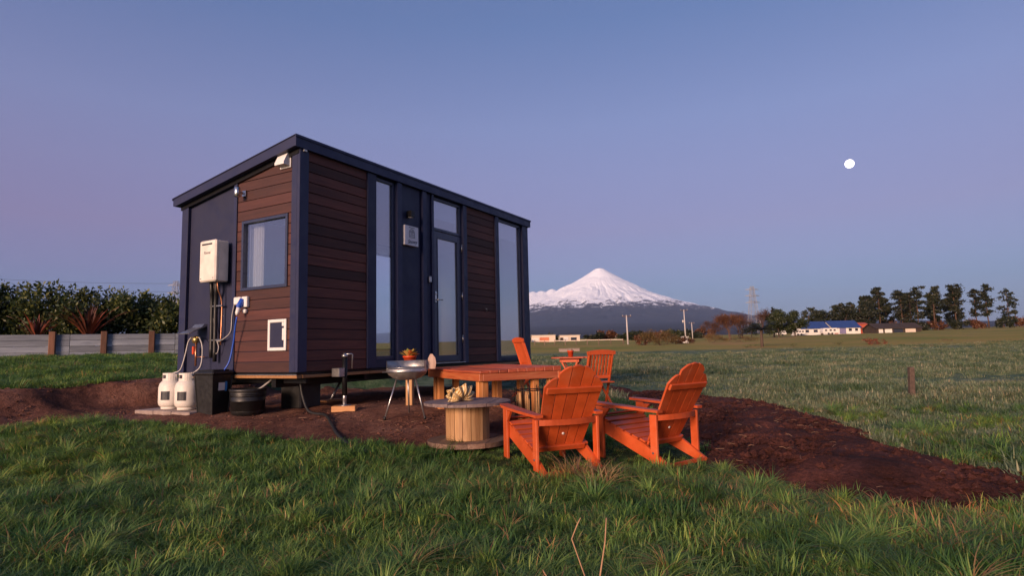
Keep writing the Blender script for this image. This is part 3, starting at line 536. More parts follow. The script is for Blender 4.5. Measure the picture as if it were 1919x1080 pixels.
# ------------------------------------------------------------------ gas bottles, bin, tub, jack
slab_z = gzs(-.2, 2.0) + .06
sl = empty('paver_slab', (-.22, 2.02, slab_z - .065), rad(2), 'row of old concrete pavers under the gas bottles', 'pavers')
for k, (a, b) in enumerate(((-.56, -.19), (-.18, .19), (.20, .60))): m = MB(); m.box(-.24, .22, a, b, 0, .06 + .004 * k % .006, .008); m.build('paver', M_CONC, sl)
def bottle(y, lab):
    e = empty('gas_bottle', (-.2, y, slab_z), 0, lab, 'gas bottle', 'gas bottles'); e.scale = (1.1, 1.1, .97)
    m = MB(); m.smooth = True; m.lathe([(.10, .0), (.10, .03), (.115, .035), (.135, .06), (.142, .10), (.142, .30), (.13, .355), (.10, .395), (.05, .415), (0, .42)], 28); m.build('tank', M_WHITE, e)
    m = MB(); m.smooth = True; m.lathe([(.102, -.002), (.108, .0), (.108, .034), (.102, .036)], 24); m.build('foot_ring', M_WHITE, e)
    m = MB()
    for k in range(20):
        a0 = 2 * math.pi * k / 24 + .35; a1 = 2 * math.pi * (k + 1) / 24 + .35; z0 = .40 if k % 7 not in (2, 3) else .46
        q = [(.10 * math.cos(a0), .10 * math.sin(a0)), (.10 * math.cos(a1), .10 * math.sin(a1)), (.092 * math.cos(a1), .092 * math.sin(a1)), (.092 * math.cos(a0), .092 * math.sin(a0))]
        m.prism(q, 'z', .375, .45 if False else .425); m.prism(q, 'z', .475, .50)
        if k % 7 not in (2, 3, 4): m.prism(q, 'z', .4255, .4745)
    m.build('collar', M_WHITE, e)
    m = MB(); m.smooth = True; m.lathe([(.0, .41), (.022, .41), (.022, .46), (.014, .465), (.014, .485), (.03, .487), (.03, .50), (0, .50)], 12); m.build('valve', M_BRASS, e)
    m = MB(); vs = []
    for z in (.13, .25):
        for k in range(5): a = math.pi * (1.04 + .25 * k / 4 ); vs.append((.1432 * math.cos(a), .1432 * math.sin(a), z))
    m.add(vs, [(k, k + 1, k + 6, k + 5) for k in range(4)]); m.build('printed_label', M_INK, e)
bottle(2.25, 'white gas bottle on the left, nearest the retaining wall'); bottle(1.88, 'white gas bottle on the right, beside the black bin')
bz = gzs(-.2, 1.33) + .01
bn = empty('storage_bin', (-.2, 1.33, bz), rad(4), 'tall black plastic bin with clip lid and small label', 'bin'); bn.scale = (.86, .86, 1.0)
m = MB(); vs = [(sx * w, sy * w * 1.15, z) for (w, z) in ((.135, 0), (.17, .50)) for sx, sy in ((-1, -1), (1, -1), (1, 1), (-1, 1))]; m.add(vs, [(3, 2, 1, 0), (0, 1, 5, 4), (1, 2, 6, 5), (2, 3, 7, 6), (3, 0, 4, 7)])
for sx, sy in ((-1, -1), (1, -1), (1, 1), (-1, 1)): m.beam((sx * .135, sy * .155, .0), (sx * .17, sy * .1955, .49), .022, .022, (1, 0, 0), .005)
m.build('body', M_BLACK, bn); m = MB(); m.box(-.19, .19, -.215, .215, .495, .545, .018); m.box(-.15, .15, -.17, .17, .5455, .565, .012); m.build('lid', M_BLACK, bn)
m = MB(); m.add([(-.07, -.1925, .30), (.04, -.1925, .30), (.04, -.1985, .40), (-.07, -.1985, .40)], [(0, 1, 2, 3)]); m.build('paper_label', M_WPLAST, bn); m = MB(); m.add([(.041, -.1925, .29), (.08, -.1925, .29), (.08, -.199, .41), (.041, -.199, .41)], [(0, 1, 2, 3)]); m.build('blue_label', plain('label_blue', (.05, .25, .6), .5), bn)
tz = gzs(-.02, .86)
tb = empty('black_tub', (-.03, .87, tz + .005), 0, 'round black plastic tub catching water under the house edge', 'tub')
m = MB(); m.smooth = True; m.lathe([(.0, 0), (.185, 0), (.20, .05), (.213, .23), (.207, .235), (.216, .25), (.209, .258), (.219, .275), (.212, .282), (.222, .30), (.228, .33), (.215, .332), (.205, .06), (.0, .03)], 36); m.build('tub_body', M_BLACK, tb)
m = MB(); m.smooth = True; m.tube(spline([(.25, .72, HZ - .08), (.12, .80, HZ - .2), (.02, .86, tz + .27), (-.02, .88, tz + .12)], 6), .014, 7); tag(m.build('drain_hose', M_HOSE), 'short grey drain hose dropping into the black tub', 'hose')
gb = empty('grey_water_box', (.72, .75, gzs(.7, .75) + .01), rad(5), 'dark storage box standing in the shade under the house', 'box')
m = MB(); m.box(-.2, .2, -.18, .18, 0, .40, .02); m.build('body', M_BLACK, gb); m = MB(); m.box(-.215, .215, -.195, .195, .401, .44, .012); m.build('lid', M_BLACK, gb)
m = MB(); m.smooth = True; g0 = lambda x, y: gzs(x, y) + .03
m.tube(spline([(.35, .35, HZ - .08), (.33, .28, .5), (.30, .12, g0(.3, .12)), *[(*WXY(a_, b_), g0(*WXY(a_, b_))) for a_, b_ in ((-2.33, 7.5), (-2.12, 7.05), (-1.95, 6.65), (-1.75, 6.25), (-1.56, 5.95))]], 10), .018, 8); tag(m.build('ground_cable', M_RUBBER), 'thick black cable snaking over the soil into the grass', 'cable')
jz = gzs(.62, -.16)
jk = empty('corner_jack', (.63, -.16, jz + .075), 0, 'black screw jack with crank handle holding the house corner', 'jack')
top = HZ + .22 - jz - .075
m = MB(); m.smooth = True; m.lathe([(.0, .13), (.033, .13), (.033, top - .05), (.0, top - .05)], 16); m.build('outer_tube', M_BLKMET, jk)
m = MB(); m.smooth = True; m.lathe([(.0, .006), (.026, .006), (.026, .2), (0, .2)], 14); m.box(-.06, .06, -.06, .06, .0, .008); m.build('inner_tube', M_STEEL, jk)
m = MB(); m.smooth = True; m.lathe([(.0, top - .049), (.04, top - .049), (.04, top - .02), (.022, top - .015), (.022, top), (0, top)], 14); m.tube([(.0, -.0, top - .01), (.06, -.06, top - .01), (.068, -.068, top - .02), (.062, -.068, top - .20)], .009, 7); m.build('crank', M_STEEL, jk)
m = MB(); m.box(-.13, -.034, -.035, .10, top - .30, top - .19, .004); m.build('clamp', M_STEEL, jk)
bl = MB(); bl.box(-.15, .15, -.09, .09, 0, .075, .006); o = bl.build('timber_block', M_TIMBERX); o.location = (.63, -.16, jz + .001); o.rotation_euler = (0, 0, rad(-55)); tag(o, 'bright timber block under the foot of the black jack', 'timber block')
jk2 = empty('prop_stand', (1.7, 1.2, gzs(1.7, 1.2)), 0, 'slanting steel prop on a board in the shade under the house', 'prop')
m = MB(); m.box(-.2, .2, -.12, .12, .0, .04, .004); m.build('base_board', M_TIMBERX, jk2); m = MB(); m.smooth = True; m.tube([(0, 0, .04), (.22, .0, HZ - .2 - gzs(1.7, 1.2))], .02, 8); m.build('prop_tube', M_STEEL, jk2)

# ------------------------------------------------------------------ barbecue, pot on a post
M_DULL = plain('dull_steel', (.42, .40, .38), .5, .9, .25, 14, .05)
bx, by = WXY(-1.30, 7.38); bgz = gzs(bx, by)
bq = empty('barbecue', (bx, by, bgz), rad(29.4 - 90), 'steel bowl barbecue on three thin splayed legs', 'barbecue')
m = MB(); m.smooth = True; m.lathe([(.0, .455), (.10, .462), (.17, .485), (.225, .525), (.245, .56), (.248, .60), (.240, .60), (.234, .565), (.2, .535), (.1, .49), (0, .48)], 36); m.build('bowl', M_DULL, bq)
m = MB(); vs = []; n = 26
for k in range(n + 1):
    a = math.pi * (-.12 + 1.24 * k / n)
    for z in (.601, .69): vs.append((.244 * math.cos(a), .244 * math.sin(a), z))
for k in range(n + 1):
    a = math.pi * (-.12 + 1.24 * k / n)
    for z in (.601, .69): vs.append((.240 * math.cos(a), .240 * math.sin(a), z))
o_ = 2 * (n + 1); fs = []
for k in range(n): fs += [(2 * k, 2 * k + 2, 2 * k + 3, 2 * k + 1), (o_ + 2 * k + 1, o_ + 2 * k + 3, o_ + 2 * k + 2, o_ + 2 * k), (2 * k + 1, 2 * k + 3, o_ + 2 * k + 3, o_ + 2 * k + 1)]
m.smooth = True; m.add(vs, fs); m.build('wind_shield', M_DULL, bq)
m = MB(); m.smooth = True
for k in range(-8, 9): x = k * .027; h = math.sqrt(max(0, .235 ** 2 - x * x)); m.tube([(x, -h, .612), (x, h, .612)], .0025, 4)
m.tube([(.235 * math.cos(a * math.pi / 12), .235 * math.sin(a * math.pi / 12), .612) for a in range(25)], .004, 5); m.build('grill', M_STEEL, bq)
m = MB(); m.smooth = True; m.tube([(-.25, -.08, .56), (-.27, -.14, .56), (-.05, -.268, .565), (.16, -.24, .565), (.25, -.1, .56)], .007, 6); m.build('front_rail', M_STEEL, bq)
for a, r in ((215, .29), (325, .29), (95, .27)):
    m = MB(); m.smooth = True; c, s_ = math.cos(rad(a)), math.sin(rad(a)); m.tube([(.14 * c, .14 * s_, .468), (r * c, r * s_, .012)], .011, 8); lg = m.build('leg', M_STEEL, bq)
    m = MB(); m.smooth = True; m.lathe([(.0, 0), (.016, 0), (.016, .04), (0, .04)], 8, (r * c, r * s_, 0)); m.build('rubber_foot', M_BLACK, lg)
m = MB(); m.prism([(.253, .585), (.345, .585), (.355, .66), (.345, .72), (.31, .765), (.285, .765), (.258, .71), (.25, .64)], 'y', -.012, .012); m.build('wooden_handle', wood('pale_handle', ((.3, .19, .14), (.42, .28, .22), (.5, .36, .28)), 'z'), bq)
px_, py_ = WXY(-1.415, 8.25); pz = gzs(px_, py_)
ps = empty('pot_stand', (px_, py_, pz), rad(20), 'timber post stand with a small square top behind the barbecue', 'stand')
m = MB(); m.box(-.045, .045, -.045, .045, 0, .56, .005); m.build('post', M_TIMBER, ps); m = MB(); m.box(-.11, .11, -.11, .11, .561, .585, .004); m.build('top_board', M_OLDWOOD, ps)
def succ(loc, r, h, label, cols, petals, sz, name='potted_plant', potmat=None):
    e = empty(name, loc, 0, label, 'potted plant', 'potted plants'); m = MB(); m.smooth = True
    m.lathe([(0, 0), (r * .68, 0), (r * .92, h * .78), (r, h * .78), (r, h), (r * .9, h), (r * .86, h * .85), (0, h * .83)], 22); m.build('pot', potmat or M_ORANGEP, e)
    m = MB(); rr = random.Random(5 + int(r * 1000)); mats = [plain('leaf_' + str(i), c, .5) for i, c in enumerate(cols)]
    for k in range(petals):
        a = rr.random() * 6.283; t = rr.uniform(.15, 1.1); d = Vector((math.cos(a) * math.cos(t), math.sin(a) * math.cos(t), math.sin(t))); L = sz * rr.uniform(.6, 1.2)
        b = Vector((d.x * r * .4, d.y * r * .4, h * .84)); tip = b + d * L; sd_ = d.cross(Vector((0, 0, 1))).normalized() * L * .22; mid = b + d * L * .6 + Vector((0, 0, L * .08)); m.mi = rr.randrange(len(mats))
        m.add([b, mid - sd_, tip, mid + sd_, mid - Vector((0, 0, L * .06))], [(0, 1, 4), (1, 2, 4), (2, 3, 4), (3, 0, 4), (0, 3, 2, 1)])
    m.build('leaves', mats, e); return e
succ((px_ + .0, py_, pz + .586), .095, .10, 'orange pot with yellow and red succulent behind the barbecue', [(.35, .25, .05), (.22, .22, .05), (.5, .14, .03), (.5, .3, .08)], 46, .13)

# ------------------------------------------------------------------ low timber table (stands on the slope)
tn = [WXY(-.369, 6.50), WXY(-1.13, 8.0)]; tz_ = gzs(*WXY(-.4, 7.3))
vx = Vector((tn[1][0] - tn[0][0], tn[1][1] - tn[0][1], .014)); TL = vx.length
tang = math.atan2(vx.y, vx.x)
tt = empty('timber_table', (tn[0][0], tn[0][1], 0.0), tang, 'low red stained timber table on many square posts', 'table')
# local: x along left edge (away), y from 0 to -TW (to the right)
TW, TT = 1.02, .797
nb = 9; bw = TW / nb
for k in range(nb): m = MB(); m.box(-.01, TL + .01, -(k + 1) * bw + .003, -k * bw - .003, TT - .028, TT + .001 * (k % 3) + .026 * k / nb, .004); m.build('top_board', M_STAIN, tt)
def skirt(b, mt): m = MB(); m.box(*b, .004); m.build('skirt_board', mt, tt)
M_STAINY = wood('red_stained_skirt_across', ((0.40, 0.08, 0.03), (0.5, 0.13, 0.05), (0.58, 0.21, 0.09)), 'y', 0.5, 10, 2.5)
skirt((.0, TL, -.042, .0, TT - .112, TT - .031), M_STAINS); skirt((.0, TL, -TW, -TW + .042, TT - .112, TT - .031), M_STAINS)
skirt((.0, .042, -TW + .043, -.043, TT - .112, TT - .031), M_STAINY); skirt((TL - .042, TL, -TW + .043, -.043, TT - .112, TT - .031), M_STAINY)
M_TLEG = wood('orange_stained_post', ((.40, .13, .035), (.54, .21, .06), (.62, .30, .10)), 'z', .6, 12, 3)
def leg(x, y, w=.075):
    ca, sa = math.cos(tang), math.sin(tang); zg = gzs(tn[0][0] + x * ca - y * sa, tn[0][1] + x * sa + y * ca)
    m = MB(); m.box(x - w / 2, x + w / 2, y - w / 2, y + w / 2, zg - .02, TT - .0295, .005); m.build('leg', M_TLEG, tt)
for x, y in ((.09, -.09), (.19, -.09), (TL - .09, -.09), (TL - .22, -.09), (TL - .09, -.35), (.09, -TW + .09), (.09, -TW + .30), (TL - .09, -TW + .09), (TL - .19, -TW + .09), (TL * .5, -TW + .09)): leg(x, y)

# ------------------------------------------------------------------ cable spool table with a dried shell on it
sx_, sy_ = WXY(-.47, 6.06); sz_ = gzs(sx_, sy_) + .012
sp = empty('cable_spool', (sx_, sy_, sz_), rad(20), 'wooden cable drum standing on end as a side table', 'cable drum')
def flange(z0, z1, r, nm, mat):
    rr = random.Random(int(z1 * 1000)); cuts = [-r, -r * .62, -r * .22, r * .2, r * .6, r]
    for a, b in zip(cuts[:-1], cuts[1:]):
        a2, b2 = a + .002, b - .002; n = 8; up = []; dn = []
        for k in range(n + 1): y = a2 + (b2 - a2) * k / n; h = math.sqrt(max(0, r * r - y * y)); up.append((h, y)); dn.append((-h, y))
        dz = rr.uniform(-.003, .003); m = MB(); m.prism(up + dn[::-1], 'z', z0, z1 + dz); m.build(nm, mat, sp)
flange(0, .045, .395, 'base_plank', M_OLDWOOD); flange(.384, .412, .43, 'top_plank', M_SPOOLTOP)
for k in range(16):
    a0 = 2 * math.pi * k / 16 + .012; a1 = 2 * math.pi * (k + 1) / 16 - .012; r0, r1 = .185, .213; am = (a0 + a1) / 2; r2 = r1 * 1.012
    m = MB(); m.prism([(r0 * math.cos(a0), r0 * math.sin(a0)), (r1 * math.cos(a0), r1 * math.sin(a0)), (r2 * math.cos(am), r2 * math.sin(am)), (r1 * math.cos(a1), r1 * math.sin(a1)), (r0 * math.cos(a1), r0 * math.sin(a1))], 'z', .046, .383); m.build('stave', M_DRUM, sp)
shm, t_, b_ = newmat('shell_ribs'); w_ = N(t_, 'ShaderNodeTexWave'); w_.inputs['Scale'].default_value = 22; w_.inputs['Distortion'].default_value = 2.5; t_.links.new(coords(t_), w_.inputs[0])
t_.links.new(ramp(t_, w_.outputs['Fac'], [(0.2, (.42, .20, .04)), (.5, (.60, .40, .12)), (.8, (.72, .60, .36))]), b_.inputs['Base Color']); b_.inputs['Roughness'].default_value = .45
cl_x, cl_y = WXY(-.53, 6.02)
cl = empty('clam_shell', (cl_x, cl_y, sz_ + .418), rad(-20), 'large fluted yellow and white shell on the cable drum', 'shell')
def shell(sgn, tilt):
    m = MB(); m.smooth = True; vs = []; n, kx = 40, 8
    for i in range(kx + 1):
        t = i / kx
        for j in range(n + 1):
            a = math.pi * (j / n) ; fl = 1 + .13 * math.cos(j / n * math.pi * 12) * t; R = .145 * t * fl * (1 - .12 * math.cos(2 * a))
            x = R * math.cos(a); z = R * math.sin(a); y = .06 * math.sin(math.pi * min(1, t * .9)) * (.6 + .4 * math.sin(a)) + .018 * math.cos(j / n * math.pi * 12) * t
            v = Matrix.Rotation(tilt, 3, 'X') @ Vector((x, y * sgn, z)); vs.append((v.x, v.y, v.z + .012))
    fs = [(i * (n + 1) + j, i * (n + 1) + j + 1, (i + 1) * (n + 1) + j + 1, (i + 1) * (n + 1) + j) for i in range(kx) for j in range(n)]
    m.add(vs, fs); o = m.build('valve', shm, cl); md = o.modifiers.new('thick', 'SOLIDIFY'); md.thickness = .006
shell(-1, rad(18)); shell(1, rad(-42))

# ------------------------------------------------------------------ adirondack chairs
CH_H, HWD, ARM = .885, .27, .50
def adirondack(x, y, fwd, label):
    e = empty('garden_armchair', (x, y, gzs(x, y) + .0), fwd - math.pi / 2, label, 'armchair', 'orange slatted garden armchairs')   # local +y = forward
    def P(nm, fn_, par=None): m = MB(); fn_(m); return m.build(nm, M_ORANGE, par or e)
    for s in (-1, 1):
        xx = s * HWD
        P('front_leg', lambda m: m.box(xx - s * .0 - .0125 + s * .0135, xx + .0125 + s * .0135, .285, .375, 0.0, ARM - .018, .004))
        P('rear_leg', lambda m: m.box(xx - .0125 + s * .0135, xx + .0125 + s * .0135, -.345, -.27, 0.03, ARM - .055, .004))
        # side runner: front leg down to the ground behind
        def run(m):
            poly = [(.37, .375), (.37, .26), (-.36, .0), (-.44, .0), (-.44, .03), (-.17, .19)]
            m.prism(poly, 'x', xx - s * .013 - .012, xx - s * .013 + .012)
        P('side_rail', run)
        def armf(m):
            n = 8; o = []; i_ = []
            for k in range(n + 1):
                t = k / n; yy = .42 - .80 * t; w = .072 - .018 * t; bow = .018 * math.sin(math.pi * t); o.append((xx + s * (w + bow - .01), yy)); i_.append((xx + s * (-.045 + .02 * t), yy))
            o[0] = (o[0][0] - s * .03, o[0][1] + .012); m.prism(o + i_[::-1], 'z', 0, .022)
        a = P('armrest', armf); a.location = (0, 0, ARM - .018); a.rotation_euler = (rad(2.6), 0, 0)
        P('arm_bracket', lambda m: m.prism([(.284, ARM - .03), (.20, ARM - .032), (.284, ARM - .13)], 'x', xx + s * .0135 - .01, xx + s * .0135 + .01))
        P('bolt', lambda m: m.lathe([(0, 0), (.011, 0), (.009, .005), (0, .006)], 10, M=Matrix.Translation((xx + s * .0265, -.30, .12)) @ Matrix.Rotation(rad(90 * s), 4, 'Y'))).data.materials[0] = M_STEEL
    # seat slats following the rails
    for k in range(7):
        t = k / 6; yy = .36 - .52 * t; z = .395 - .185 * t - .015 * math.sin(math.pi * t); P('seat_slat', lambda m: m.box(-HWD + .001, HWD - .001, -.034, .034, -.009, .009, .003, Matrix.Translation((0, yy, z)) @ Matrix.Rotation(rad(-18 if k == 0 else 19), 4, 'X')))
    P('front_apron', lambda m: m.box(-HWD + .03, HWD - .03, .355, .375, .27, .375, .003))
    # back: five fanned slats with a rounded top line; local back plane leans away
    lean = math.atan2(.40, .70); B = Matrix.Translation((0, -.155, .165)) @ Matrix.Rotation(lean, 4, 'X')
    BLn = (CH_H - .165) / math.cos(lean); SL = {-2: BLn * .865, -1: BLn * .988, 0: BLn, 1: BLn * .988, 2: BLn * .865}
    for k in range(-2, 3):
        def slat(m):
            wb, wt = .075, .100; ex = lambda u: k * (wb + (wt - wb) * u + .010); n = 7; L = SL[k]; pts = []
            hb_ = (wb) / 2; pts = [(ex(0) - hb_, 0), (ex(0) + hb_, 0)]
            for j in range(n + 1):
                q = 1 - 2 * j / n; xx = ex(1) + q * (wt / 2)
                if k == 0: dz = -.012 * q * q
                elif abs(k) == 1: qq = q * (1 if k > 0 else -1); dz = -.062 * (qq * .5 + .5) ** 1.8
                else: qq = q * (1 if k > 0 else -1); dz = -.085 * (qq * .5 + .5) ** 2.0
                pts.append((xx, L + dz))
            m.prism(pts, 'y', -.009, .009); m.v = [tuple(B @ Vector(v)) for v in m.v]
        P('back_slat', slat)
    def batten(u, hw_, h, th): return lambda m: m.box(-hw_, hw_, -.0095 - th, -.0095, u, u + h, .004, B)
    P('back_batten', batten(BLn * .70, .252, .055, .022)); P('back_batten', batten(.008, .235, .05, .022))
    def bow(m):
        n = 10; o = []; i_ = []
        for k in range(n + 1): q = -1 + 2 * k / n; xx = q * (HWD + .0); yy = -.395 + .06 * q * q; o.append((xx, yy)); i_.append((xx, yy + .024))
        m.prism(o + i_[::-1], 'z', ARM - .105, ARM - .058)
    P('arm_rail', bow); P('rear_stretcher', lambda m: m.box(-HWD + .003, HWD - .003, -.437, -.41, .008, .04, .003))
    P('batten_bolt', lambda m: m.lathe([(0, 0), (.012, 0), (.009, .006), (0, .007)], 10, M=B @ Matrix.Translation((0.0, -.0095, .17)) @ Matrix.Rotation(rad(90), 4, 'X'))).data.materials[0] = M_WPLAST
    return e
adirondack(-.29, -3.555, rad(52.2), 'orange slatted garden armchair nearest the cable drum, seen from behind')
adirondack(.408, -4.22, rad(66.8), 'orange slatted garden armchair farther right, beside the dug soil strip')

# ------------------------------------------------------------------ bistro set: two folding chairs and a small round table
def folding_chair(lat, d, fwd, label):
    x, y = WXY(lat, d); e = empty('folding_chair', (x, y, gzs(x, y)), fwd - math.pi / 2, label, 'folding chair', 'orange folding garden chairs')
    def P(nm, fn_): m = MB(); fn_(m); return m.build(nm, M_ORANGE, e)
    H = .90
    for s in (-1, 1):
        P('back_leg', lambda m: m.beam((s * .20, .12, .0), (s * .20, -.16, H), .022, .04, (0, 1, 0), .003))
        P('front_leg', lambda m: m.beam((s * .175, -.24, .0), (s * .175, .20, .44), .022, .035, (0, 1, 0), .003))
    bp = lambda z: .12 - .28 * z / H
    P('crest_rail', lambda m: m.prism([(-.235, H - .05), (.235, H - .05), (.24, H), (.12, H + .018), (0, H + .024), (-.12, H + .018), (-.24, H)], 'y', bp(H) - .012, bp(H) + .012))
    P('lower_rail', lambda m: m.box(-.19, .19, bp(.52) - .011, bp(.52) + .011, .50, .55, .003))
    for k in range(7): xx = -.165 + .055 * k; P('back_slat', lambda m: m.beam((xx, bp(.55), .55), (xx, bp(H - .05), H - .05), .034, .010, (0, 1, 0), .002))
    for k in range(7): yy = .22 - .062 * k; P('seat_slat', lambda m: m.box(-.20, .20, yy - .025, yy + .025, .44, .458, .003))
    P('seat_rail', lambda m: m.box(-.16, .16, .2, .22, .41, .439, .002)); P('foot_bar', lambda m: m.box(-.17, .17, -.2, -.18, .07, .1, .002)); return e
FA = YAW
folding_chair(1.22, 9.0, FA + rad(24), 'orange folding slatted chair on the right of the little round table')
folding_chair(.22, 9.0, FA - rad(72), 'orange folding slatted chair on the left, behind the low timber table')
tx, ty_ = WXY(.90, 9.55); rt = empty('bistro_table', (tx, ty_, gzs(tx, ty_)), 0.3, 'small orange slatted folding table between the folding chairs', 'table')
for k in range(8):
    xx = -.245 + .07 * k; h = .23 if k in (0, 7) else .28; m = MB(); m.box(xx - .032, xx + .032, -h, h, .715, .735, .004); m.build('top_slat', M_ORANGE, rt)
m = MB(); m.box(-.19, .19, -.15, -.13, .655, .714, .003); m.box(-.19, .19, .13, .15, .655, .714, .003); m.box(-.19, -.17, -.129, .129, .655, .714, .003); m.box(.17, .19, -.129, .129, .655, .714, .003); m.build('apron', M_ORANGE, rt)
for s in (-1, 1):
    for q in (-1, 1): m = MB(); m.beam((s * .16, q * .22, 0), (s * .16, -q * .12, .656), .024, .036, (1, 0, 0), .003); m.build('leg', M_ORANGE, rt)
succ((tx, ty_, gzs(tx, ty_) + .736), .052, .10, 'small orange pot with pale flowers on the little orange table', [(.55, .5, .45), (.4, .35, .3), (.3, .3, .15)], 40, .05)

# ------------------------------------------------------------------ black wire log basket
lx, ly = WXY(.16, 6.42); lz = gzs(lx, ly) + .0
lb = empty('log_basket', (lx, ly, lz), rad(0), 'black wire basket stand holding upright kindling beside the table', 'log basket')
R = .155; m = MB(); m.smooth = True
for z in (.03, .22, .47): m = MB(); m.smooth = True; m.tube([(R * math.cos(a * math.pi / 10), R * math.sin(a * math.pi / 10), z) for a in range(21)], .006, 5); m.build('hoop', M_BLKMET, lb)
for k in range(12): a = k * math.pi / 6; m = MB(); m.smooth = True; m.tube([(R * math.cos(a), R * math.sin(a), .0), (R * math.cos(a), R * math.sin(a), .49), (R * 1.1 * math.cos(a), R * 1.1 * math.sin(a), .51)], .005, 5); m.build('upright_rod', M_BLKMET, lb)
rr = random.Random(4)
for k in range(9):
    a = rr.random() * 6.28; r = rr.uniform(.02, .11); m = MB(); m.beam((r * math.cos(a), r * math.sin(a), .02), (r * 1.15 * math.cos(a), r * 1.15 * math.sin(a), rr.uniform(.36, .47)), rr.uniform(.03, .05), rr.uniform(.025, .045), (1, 0, 0), .003); o = m.build('kindling_stick', M_TIMBER); o.location = (lx, ly, lz); tag(o, 'split pale kindling stick standing in the black wire basket', 'kindling', 'kindling in the wire basket')

# ------------------------------------------------------------------ foliage helpers
def leaf_mesh(name, C, size, mat, parent=None, seed=0, aspect=0.5, tone=None, up=0.0):
    # one four-sided leaf (or leaf spray) per centre; C (n,3), size (n,) or float
    rs = np.random.RandomState(seed); C = np.asarray(C, float); n = len(C); size = np.broadcast_to(size, (n,)) * rs.uniform(.7, 1.3, n)
    a = rs.normal(size=(n, 3)); a[:, 2] += up; a /= np.linalg.norm(a, axis=1)[:, None]; b = np.cross(a, rs.normal(size=(n, 3))); b /= np.linalg.norm(b, axis=1)[:, None]
    L = a * size[:, None]; Wd = b * (size * aspect)[:, None]
    V = np.stack([C, C + L * .5 + Wd * .5, C + L, C + L * .5 - Wd * .5], 1).reshape(-1, 3); F = np.arange(4 * n).reshape(n, 4)
    o = meshobj(name, V.tolist(), F.tolist(), mat, False, parent); tn_ = rs.rand(n) if tone is None else np.clip(tone + rs.uniform(-.25, .25, n), 0, 1)
    at_ = o.data.attributes.new('tone', 'FLOAT', 'POINT'); at_.data.foreach_set('value', np.repeat(tn_, 4).astype('f')); return o
def blob_points(blobs, per, seed, shell=0.55):
    # points inside ellipsoid blobs (cx,cy,cz,rx,ry,rz), biased to the outside
    rs = np.random.RandomState(seed); out_ = []
    for (cx, cy, cz, rx, ry, rz) in blobs:
        n = max(6, int(per * (rx * ry * rz) ** (2 / 3))); d = rs.normal(size=(n, 3)); d /= np.linalg.norm(d, axis=1)[:, None]; r = shell + (1 - shell) * rs.rand(n)
        out_.append(np.stack([cx + d[:, 0] * r * rx, cy + d[:, 1] * r * ry, cz + d[:, 2] * r * rz], 1))
    return np.concatenate(out_)
M_LEAFD = leafmat('dark_evergreen_leaf', (.012, .02, .008), (.03, .045, .014), (.07, .075, .02))
M_LEAFH = leafmat('hedge_leaf', (.018, .032, .010), (.045, .07, .018), (.14, .14, .03))
M_PINE = leafmat('pine_needles', (.010, .016, .008), (.022, .032, .014), (.06, .055, .022))
M_RUST = leafmat('rusty_twigs', (.06, .028, .014), (.13, .05, .022), (.2, .08, .03))
M_TAN = leafmat('dry_reed', (.10, .065, .02), (.17, .105, .03), (.23, .14, .05))
M_FLAX = leafmat('bronze_flax_leaf', (.07, .02, .012), (.16, .045, .022), (.32, .06, .03), trans=.15)
M_FERN = leafmat('fern_frond', (.015, .018, .008), (.03, .032, .012), (.06, .05, .02))
M_TRUNKP = plain('pine_trunk', (.12, .065, .04), .9, 0, .3, 3)
M_TWIG = plain('bare_twig', (.10, .055, .04), .9, 0, .2, 2)

# ------------------------------------------------------------------ retaining wall, hedge and flax on the left
ra, rb = Vector((1.35, 14.62, 0)), Vector((7.6, 10.1, 0)); rdir = (rb - ra); RL = rdir.length; rdir.normalize(); rang = math.atan2(rdir.y, rdir.x)
rw = empty('retaining_wall', (ra.x, ra.y, 0), rang, 'low grey board retaining wall with orange brown posts by the hedge', 'wall')
M_GREYB = wood('grey_painted_board', ((.13, .15, .19), (.19, .215, .26), (.26, .29, .33)), 'x', .8, 10, 1.5)
M_RPOST = wood('rusty_post', ((.10, .045, .025), (.16, .07, .04), (.22, .10, .06)), 'z', .8, 8, 2)
zb = lambda t: gzs(ra.x + rdir.x * t, ra.y + rdir.y * t)
ZB0 = 1.04
for k in range(5):
    nseg = 3
    for q in range(nseg): m = MB(); m.box(q * RL / nseg + .004, (q + 1) * RL / nseg - .004, -.02 - .006 * (k % 2), .02, -.10 + k * .165, .06 + k * .165 - .0, .006); o = m.build('board', M_GREYB, rw); o.location = (0, 0, ZB0 - .05)
for t in (.15, 2.18, 3.38, 4.55, 5.75, 6.9): m = MB(); m.box(t - .075, t + .075, -.13, -.028, -.2, .77, .01); o = m.build('post', M_RPOST, rw); o.location = (0, 0, ZB0 - .02)
rs_ = random.Random(21); NUMS = ['one', 'two', 'three', 'four', 'five', 'six', 'seven', 'eight', 'nine', 'ten', 'eleven', 'twelve']
